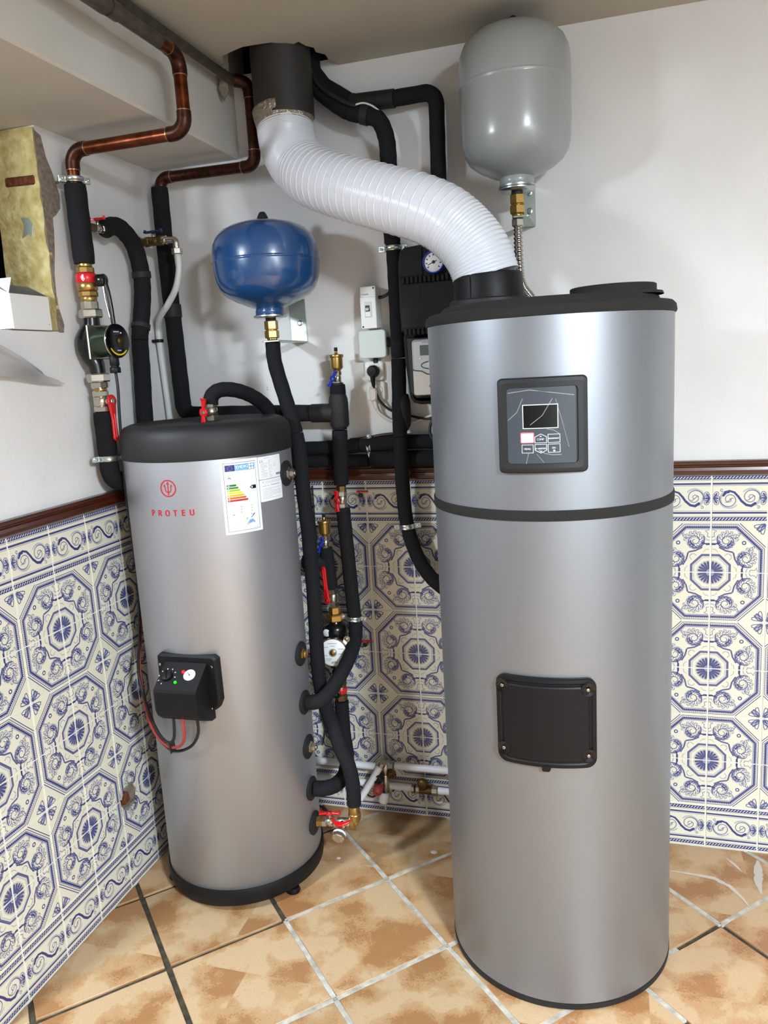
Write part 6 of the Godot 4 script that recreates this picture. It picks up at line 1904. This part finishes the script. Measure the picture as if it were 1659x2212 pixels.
func electrics() -> void:
	var o := thing("breaker_box", "narrow white breaker box with grey switch high on the back wall", "switch box", Vector3(0.214, 1.722, 0.0))
	part("box_body", G.new().plate(rrect(0.050, 0.124, 0.003, 0.214, 1.7225), 0.0, 0.057, Transform3D(), 0.002), M.white_plastic, o)
	part("front_cover", G.new().plate(rrect(0.050, 0.094, 0.002, 0.214, 1.7065), 0.055, 0.0605, Transform3D(), 0.0015), M.white_plastic, o)
	var sw := part("switch_module", G.new().plate(rrect(0.0225, 0.046, 0.001, 0.2145, 1.716), 0.057, 0.0618, Transform3D(), 0.0005), M.grey_plastic, o)
	part("switch_slot", G.new().plate(rrect(0.014, 0.018, 0.001, 0.2125, 1.7195), 0.060, 0.0624, Transform3D(), 0.0003), M.print_dark, sw)
	part("toggle", G.new().box(Vector3(0.011, 0.0075, 0.010), Transform3D(Basis(Vector3.RIGHT, 0.3), Vector3(0.2125, 1.717, 0.066)), 0.0015), M.grey_plastic, sw)
	part("module_plate", G.new().plate(rrect(0.017, 0.013, 0.0008, 0.2135, 1.7015), 0.060, 0.0636, Transform3D(), 0.0005), M.white_plastic, sw)
	for q in [Vector2(0.2325, 1.7785), Vector2(0.1955, 1.6655)]:
		part("cover_screw", can(G.new(), 0.0028, 0.0, 0.001, frame(Vector3(q.x, q.y, 0.0568 if q.y > 1.75 else 0.0605), Vector3.BACK, Vector3.UP), 0.0003, 12), M.print_dark, o)
	var mp := on_plane(Transform3D(Basis(), Vector3(0.2065, 1.7615, 0.0571)))
	var g := lettering(G.new(), "Eselo", 0.0052, func(u: float, v: float, d: float) -> Vector3: return mp.call(u + 0.003, v, d), 0.0003)
	g.ribbon([Vector2(-0.0125, -0.001), Vector2(-0.011, 0.0012), Vector2(-0.0095, 0.0012), Vector2(-0.0085, -0.0015), Vector2(-0.0065, -0.0018)], 0.0012, mp, 0.0003)
	part("maker_mark", g, M.print_dark, o)
	o = thing("cable", "short thick black cable from the breaker box to behind the foam pipe", "cable", Vector3(0.24, 1.755, 0.025))
	part("sheath", tube(smooth([Vector3(0.2385, 1.752, 0.026), Vector3(0.252, 1.753, 0.026), Vector3(0.268, 1.760, 0.024), Vector3(0.284, 1.776, 0.018), Vector3(0.294, 1.80, 0.012)], 6), 0.0050, 12), M.cable_black, o)
	o = thing("junction_box", "square grey junction box between the breaker box and the sockets", "junction box", Vector3(0.215, 1.613, 0.0))
	part("box_body", G.new().plate(rrect(0.080, 0.080, 0.008, 0.2165, 1.613), 0.0, 0.036, Transform3D(), 0.001), M.grey_plastic, o)
	part("box_lid", G.new().plate(rrect(0.086, 0.084, 0.009, 0.2150, 1.6130), 0.034, 0.0455, Transform3D(), 0.002), M.grey_plastic, o)
	part("cable_gland", G.new().lathe([Vector2(0.011, 0.0), Vector2(0.016, 0.002), Vector2(0.015, 0.008), Vector2(0.008, 0.012), Vector2(0, 0.012)], 20, frame(Vector3(0.2565, 1.616, 0.018), Vector3.RIGHT, Vector3.UP)), M.matt_black, o)
	part("link_tube", tube(PackedVector3Array([Vector3(0.214, 1.575, 0.012), Vector3(0.214, 1.556, 0.012)]), 0.008, 12), M.matt_black, o)
	for k in 2:
		var y := 1.5315 if k == 0 else 1.4690
		var cxs := 0.2065 if k == 0 else 0.2085
		o = thing("wall_socket", ["white wall socket with a black plug, below the junction box", "white wall socket with a white plug, lowest on the wall"][k], "socket", Vector3(cxs, y, 0.0))
		part("cover_plate", G.new().plate(rrect(0.0615, 0.0600, 0.010, cxs, y), 0.0, 0.0135, Transform3D(), 0.003), M.white_plastic, o)
		part("socket_well", spin([Vector2(0.0225, 0.0), Vector2(0.0225, 0.0022), Vector2(0.0210, 0.0026), Vector2(0.0200, 0.0005), Vector2(0, 0.0004)], frame(Vector3(cxs, y, 0.0135), Vector3.BACK, Vector3.UP), 36), M.white_plastic, o)
		for s in [-1.0, 1.0]:
			part("plate_clip", can(G.new(), 0.0028, 0.0, 0.001, frame(Vector3(cxs + s * 0.0235, y + 0.014, 0.0133), Vector3.BACK, Vector3.UP), 0.0003, 10), M.print_white, o)
	o = thing("power_plug", "round black plug with black cord in the upper wall socket", "plug", Vector3(0.207, 1.53, 0.014))
	var f := frame(Vector3(0.207, 1.5305, 0.0140), Vector3.BACK, Vector3.UP)
	part("plug_body", spin([Vector2(0, 0), Vector2(0.0185, 0), Vector2(0.0190, 0.003), Vector2(0.0178, 0.020), Vector2(0.014, 0.026), Vector2(0, 0.027)], f, 30), M.black_plastic, o)
	part("strain_relief", tube(smooth([Vector3(0.207, 1.522, 0.030), Vector3(0.207, 1.506, 0.032), Vector3(0.2085, 1.484, 0.032)], 5), [0.0095, 0.0095, 0.009, 0.0085, 0.008, 0.0075, 0.007, 0.0065, 0.006, 0.0055, 0.005], 14), M.black_plastic, o)
	part("cord", tube(smooth([Vector3(0.2085, 1.486, 0.032), Vector3(0.213, 1.466, 0.031), Vector3(0.226, 1.437, 0.028), Vector3(0.250, 1.411, 0.020), Vector3(0.280, 1.396, 0.014), Vector3(0.32, 1.386, 0.012), Vector3(0.36, 1.377, 0.016), Vector3(0.42, 1.376, 0.016), Vector3(0.48, 1.376, 0.016)], 6), 0.0040, 10), M.cable_black, o)
	o = thing("power_plug", "angled white plug with white cord in the lower wall socket", "plug", Vector3(0.207, 1.465, 0.014))
	part("plug_body", G.new().plate(PackedVector2Array([Vector2(-0.012, 0.016), Vector2(-0.006, 0.020), Vector2(0.008, 0.019), Vector2(0.013, 0.010), Vector2(0.012, -0.014), Vector2(0.006, -0.022), Vector2(-0.008, -0.022), Vector2(-0.012, -0.012)]), 0.0, 0.024, Transform3D(Basis(), Vector3(0.2055, 1.4600, 0.0140)), 0.004), M.cable_white, o)
	part("strain_relief", tube(PackedVector3Array([Vector3(0.2075, 1.441, 0.026), Vector3(0.2105, 1.425, 0.026), Vector3(0.2125, 1.414, 0.026)]), [0.0075, 0.0065, 0.0055], 12), M.cable_white, o)
	part("cord", tube(smooth([Vector3(0.2125, 1.416, 0.026), Vector3(0.219, 1.402, 0.024), Vector3(0.235, 1.387, 0.020), Vector3(0.255, 1.374, 0.015), Vector3(0.280, 1.366, 0.012), Vector3(0.315, 1.364, 0.012), Vector3(0.345, 1.371, 0.014), Vector3(0.395, 1.389, 0.014), Vector3(0.45, 1.404, 0.014)], 6), 0.0042, 10), M.cable_white, o)
	part("cord", tube(smooth([Vector3(0.196, 1.441, 0.018), Vector3(0.200, 1.424, 0.016), Vector3(0.214, 1.400, 0.012), Vector3(0.240, 1.376, 0.009), Vector3(0.29, 1.357, 0.008)], 6), 0.0034, 10), M.cable_white, o)
	o = thing("cable_coil", "loop of black cable hanging at the heater's left edge above the foam pipes", "cable", Vector3(0.412, 1.34, 0.05))
	var loop := []
	for i in 15:
		var a := TAU * i / 12.0
		loop.append(Vector3(0.412 + 0.020 * cos(a), 1.345 + 0.034 * sin(a), 0.065 + 0.0015 * i))
	part("cord", tube(smooth(loop, 4), 0.0048, 10), M.cable_black, o)
	o = thing("tape_strip", "dark red tape sticking out behind the long foam drop above the upper pipe", "tape", Vector3(0.25, 1.318, 0.04))
	part("strip", tube(smooth([Vector3(0.115, 1.318, 0.022), Vector3(0.175, 1.322, 0.022), Vector3(0.225, 1.330, 0.022), Vector3(0.30, 1.335, 0.020)], 5), 0.0055, 8), mat("tape_red", Color(0.20, 0.055, 0.06), 0.5), o)


# ---------------------------------------------------------------- old pipes by the floor
func low_pipes() -> void:
	var o := thing("white_pipe", "upper white pipe along the wall just above the floor border tiles", "pipe", Vector3(0.1, 0.19, 0.04))
	part("pipe_length", tube(PackedVector3Array([Vector3(-0.30, 0.190, 0.035), Vector3(0.0, 0.190, 0.036), Vector3(0.148, 0.190, 0.038)]), 0.0125, 16), M.pipe_white, o)
	part("pipe_length", tube(PackedVector3Array([Vector3(0.205, 0.198, 0.034), Vector3(0.30, 0.1965, 0.034), Vector3(0.60, 0.196, 0.034)]), 0.0125, 16), M.pipe_white, o)
	o = thing("white_pipe", "lower white pipe running along the floor border tiles", "pipe", Vector3(0.1, 0.115, 0.03))
	part("pipe_length", tube(PackedVector3Array([Vector3(-0.30, 0.122, 0.030), Vector3(0.0, 0.121, 0.030), Vector3(0.262, 0.118, 0.030)]), 0.0125, 16), M.pipe_white, o)
	part("pipe_length", tube(PackedVector3Array([Vector3(0.352, 0.117, 0.030), Vector3(0.60, 0.116, 0.030)]), 0.0125, 16), M.pipe_white, o)
	o = thing("white_pipe", "slanting white pipe end joining the wall manifold and the floor", "pipe", Vector3(0.09, 0.08, 0.08))
	part("pipe_length", tube(PackedVector3Array([Vector3(0.165, 0.213, 0.060), Vector3(0.128, 0.150, 0.062), Vector3(0.083, 0.078, 0.064)]), 0.0120, 16), M.pipe_white, o)
	part("end_collar", tube(PackedVector3Array([Vector3(0.170, 0.220, 0.060), Vector3(0.162, 0.207, 0.060)]), 0.0145, 16), M.nickel, o)
	o = thing("manifold", "corroded nickel valve manifold between the white pipes with a red cap and a white cap", "valve", Vector3(0.168, 0.15, 0.045))
	var g := G.new()
	nut(g, 0.0185, -0.016, 0.004, frame(Vector3(0.155, 0.190, 0.038), Vector3.RIGHT, Vector3.UP), 8)
	can(g, 0.0165, -0.020, 0.030, frame(Vector3(0.173, 0.186, 0.040), Vector3.UP, Vector3.BACK), 0.004)
	nut(g, 0.0185, 0.0, 0.020, frame(Vector3(0.182, 0.197, 0.036), Vector3.RIGHT, Vector3.UP), 8)
	can(g, 0.0120, -0.075, 0.0, frame(Vector3(0.172, 0.175, 0.042), Vector3.UP, Vector3.BACK), 0.002)
	part("manifold_body", g, M.nickel, o)
	g = nut(G.new(), 0.0165, 0.0, 0.016, frame(Vector3(0.193, 0.178, 0.045), Vector3(0.4, -0.5, 0.8), Vector3.UP), 8)
	part("side_nut", g, M.old_brass, o)
	part("black_knob", spin([Vector2(0, 0), Vector2(0.0175, 0), Vector2(0.0185, 0.004), Vector2(0.0175, 0.022), Vector2(0.012, 0.024), Vector2(0.011, 0.018), Vector2(0, 0.018)], frame(Vector3(0.152, 0.160, 0.048), Vector3(-0.1, -0.1, 1), Vector3.UP), 24), M.matt_black, o)
	part("red_cap", spin([Vector2(0, 0), Vector2(0.0150, 0), Vector2(0.0175, 0.010), Vector2(0.0165, 0.026), Vector2(0.0105, 0.034), Vector2(0.0075, 0.034), Vector2(0.007, 0.030), Vector2(0, 0.030)], frame(Vector3(0.150, 0.124, 0.050), Vector3(-0.10, -0.35, 0.9), Vector3.UP), 28), M.rubber_red, o)
	part("white_cap", spin([Vector2(0, -0.022), Vector2(0.0150, -0.022), Vector2(0.0175, -0.019), Vector2(0.0165, 0.008), Vector2(0.0135, 0.013), Vector2(0, 0.014)], frame(Vector3(0.164, 0.088, 0.050), Vector3(0.12, 1, -0.2), Vector3.BACK), 24), M.white_plastic, o)
	part("cap_neck", can(G.new(), 0.0085, 0.010, 0.035, frame(Vector3(0.164, 0.088, 0.050), Vector3(0.12, 1, -0.2), Vector3.BACK)), M.cable_black, o)
	o = thing("brass_tee", "tarnished brass tee with wall outlet in the lower white pipe", "fitting", Vector3(0.305, 0.117, 0.03))
	var a := frame(Vector3(0.305, 0.117, 0.032), Vector3.RIGHT, Vector3.UP)
	g = nut(G.new(), 0.0170, -0.045, -0.034, a, 8)
	nut(g, 0.0165, -0.030, -0.016, a, 8)
	part("end_nut", g, M.nickel, o)
	g = can(G.new(), 0.0145, -0.034, 0.034, a, 0.003)
	can(g, 0.0165, 0.0, 0.030, frame(Vector3(0.300, 0.122, 0.034), Vector3(0.05, 1, 0.10), Vector3.BACK), 0.003)
	can(g, 0.0175, 0.0, 0.022, frame(Vector3(0.303, 0.150, 0.036), Vector3(0, -0.2, 1), Vector3.UP), 0.004)
	part("tee_body", g, M.old_brass, o)
	g = nut(G.new(), 0.0175, 0.026, 0.046, a, 8)
	part("end_nut", g, M.nickel, o)


func odds() -> void:
	# two sampling taps poking out of the tiles
	for k in 2:
		var at := Vector3(0.146, 1.140, 0.0) if k == 0 else Vector3(0.140, 0.636, 0.0)
		var o := thing("bleed_tap", ["tiny brass bleed tap with red lever in the top border tiles", "tiny brass bleed tap with red lever in the tiles beside the pump"][k], "tap", at)
		var f := frame(at + Vector3(-0.014, -0.008, 0.0), Vector3(0.35, 0.22, 1).normalized() if k == 0 else Vector3(-0.05, 0.0, 1), Vector3.UP)
		var g := can(G.new(), 0.0055, -0.01, 0.028, f)
		nut(g, 0.0085, 0.014, 0.030, f)
		part("tap_body", g, M.brass, o)
		part("tap_end", can(G.new(), 0.0075, 0.026, 0.032, f), M.matt_black, o)
		part("lever", G.new().box(Vector3(0.040, 0.0055, 0.006), Transform3D(Basis(), f * Vector3(0, 0.026, 0) + Vector3(0.006, 0.0125, 0)), 0.0015), M.red_handle, o)
		part("lever_stem", can(G.new(), 0.003, 0.0, 0.011, Transform3D(Basis(), f * Vector3(0, 0.026, 0)), 0.0005, 10), M.steel, o)
	# white carton on the broken sill, with open lid
	var o := thing("carton", "open white carton standing in the broken wall opening on the left", "box", Vector3(-0.57, 1.687, 0.68))
	var g := G.new()
	for q in [[Vector3(-0.4965, 1.731, 0.675), Vector3(0.002, 0.086, 0.140)], [Vector3(-0.643, 1.731, 0.675), Vector3(0.002, 0.086, 0.140)], [Vector3(-0.57, 1.731, 0.744), Vector3(0.145, 0.086, 0.002)], [Vector3(-0.57, 1.731, 0.606), Vector3(0.145, 0.086, 0.002)], [Vector3(-0.57, 1.689, 0.675), Vector3(0.145, 0.002, 0.140)]]:
		g.box(q[1], Transform3D(Basis(), q[0]), 0.0005)
	part("carton_body", g, M.carton, o)
	g = G.new().plate(PackedVector2Array([Vector2(-0.068, 0), Vector2(0.068, 0), Vector2(0.064, 0.060), Vector2(-0.070, 0.060)]), -0.0008, 0.0008, Transform3D(Basis(Vector3(0, 0, -1), Vector3(-0.88, 0.47, 0.0), Vector3(0.47, 0.88, 0)), Vector3(-0.4970, 1.774, 0.675)), 0.0)
	part("lid_flap", g, M.carton_inside, o)
	g = G.new().plate(PackedVector2Array([Vector2(-0.072, 0), Vector2(0.072, 0), Vector2(0.066, 0.046), Vector2(-0.066, 0.046)]), -0.0008, 0.0008, Transform3D(Basis(Vector3(1, 0, 0), Vector3(0, 0.86, -0.5), Vector3(0, 0.5, 0.86)), Vector3(-0.57, 1.774, 0.7445)), 0.0)
	part("lid_flap", g, M.carton, o)
	part("carton_mark", can(G.new(), 0.0022, 0.0, 0.0004, frame(Vector3(-0.4955, 1.703, 0.615), Vector3.RIGHT, Vector3.UP), 0.0001, 10), M.print_grey, o)
	# crumpled translucent film hanging from the sill
	g = G.new()
	var cols := 13
	var rws := 11
	for i in cols:
		for j in rws:
			var s := float(i) / (cols - 1)
			var r := float(j) / (rws - 1)
			var z := lerpf(0.98, 0.590, s * (0.72 + 0.28 * r))
			var top := 1.706 - 0.118 * maxf(0.0, s - 0.25) / 0.75
			var y := lerpf(top, 1.560 + 0.014 * sin(s * 5.0), r)
			var xx := -0.486 + 0.006 * sin(s * 9.0 + r * 4.0) + 0.004 * sin(r * 11.0 - s * 6.0)
			g.vert(Vector3(xx, y, z), Vector3(1, 0.25 * sin(r * 7 + s * 5), 0.35 * cos(s * 9 + r * 4)).normalized())
	for i in cols - 1:
		for j in rws - 1:
			var q := i * rws + j
			g.quad(q, q + 1, q + rws + 1, q + rws)
	whole("plastic_film", g, M.film, Vector3(-0.49, 1.57, 0.78), "sheet of crumpled translucent film hanging below the white carton on the left wall", "plastic sheet")
	# plaster dust smeared on the floor by the right wall, and crumbs
	var smears := [
		[[Vector2(1.088, 0.148), Vector2(1.15, 0.152), Vector2(1.21, 0.160), Vector2(1.25, 0.190), Vector2(1.276, 0.235), Vector2(1.288, 0.268)], 0.014, "long curved streak of white plaster dust on the floor right of the heater"],
		[[Vector2(1.345, 0.045), Vector2(1.338, 0.095), Vector2(1.330, 0.150), Vector2(1.330, 0.205)], 0.026, "broad brushed smear of white dust on the floor at the photo's right edge"],
		[[Vector2(1.255, 0.050), Vector2(1.275, 0.080), Vector2(1.292, 0.112)], 0.010, "short pale scuff on the floor between the dust streak and the tiled wall"]]
	for k in 3:
		g = G.new()
		var line := PackedVector2Array()
		var pts: Array = smears[k][0]
		for i in pts.size() - 1:
			for s in 6:
				line.append(pts[i].lerp(pts[i + 1], s / 6.0))
		line.append(pts[pts.size() - 1])
		var mid := Vector3(pts[1].x, 0.0, pts[1].y)
		var n := line.size()
		for i in n:
			var tg := (line[mini(i + 1, n - 1)] - line[maxi(i - 1, 0)]).normalized()
			var u := float(i) / (n - 1)
			var w: float = smears[k][1] * (0.25 + 0.75 * sin(PI * clampf(u * 1.05, 0.0, 1.0))) * rng.randf_range(0.75, 1.15)
			for s in [-1.0, 1.0]:
				var q: Vector2 = line[i] + Vector2(-tg.y, tg.x) * w * 0.5 * s * rng.randf_range(0.8, 1.1)
				g.vert(Vector3(q.x, 0.0009, q.y), Vector3.UP)
		for i in n - 1:
			g.quad(i * 2, i * 2 + 1, i * 2 + 3, i * 2 + 2)
		whole("dust_smear", g, M.dust, mid, smears[k][2], "dust")
	for k in 2:
		var at: Vector3 = [Vector3(0.37, 0.0, 0.20), Vector3(0.075, 0.0, 0.29)][k]
		g = G.new().lathe([Vector2(0, 0), Vector2(0.012, 0.0), Vector2(0.010, 0.0025), Vector2(0.004, 0.0035), Vector2(0, 0.0036)], 7, Transform3D(Basis(Vector3.UP, 0.4 + k).scaled(Vector3(1.0, 1.0, 0.7) * (1.0 if k == 0 else 0.7)), at))
		whole("plaster_crumb", g, M.dust, at, ["white plaster crumb on the floor tile between the two tanks", "small white crumb on the floor beside the grey tank's drain cap"][k], "debris")
	# pencil marks on the wall
	g = G.new().ribbon([Vector2(0, 0), Vector2(0.001, 0.007)], 0.0012, on_plane(Transform3D(Basis(), Vector3(-0.169, 1.494, 0.0))), 0.0004)
	g.ribbon([Vector2(-0.002, -0.004), Vector2(0.003, -0.004)], 0.0014, on_plane(Transform3D(Basis(), Vector3(-0.169, 1.494, 0.0))), 0.0004)
	part("pencil_mark", g, M.print_dark, get_node("wall_back"))
	# thin black lead hanging behind the grey tank
	o = thing("thin_cable", "thin black sensor lead hanging on the tiles behind the grey tank's ports", "cable", Vector3(0.0, 0.2, 0.02))
	part("lead", tube(smooth([Vector3(-0.03, 1.17, 0.012), Vector3(-0.034, 0.8, 0.012), Vector3(-0.046, 0.48, 0.012), Vector3(-0.06, 0.40, 0.012), Vector3(-0.062, 0.35, 0.012), Vector3(-0.052, 0.30, 0.012), Vector3(-0.064, 0.24, 0.014)], 7), 0.0022, 8), M.cable_black, o)
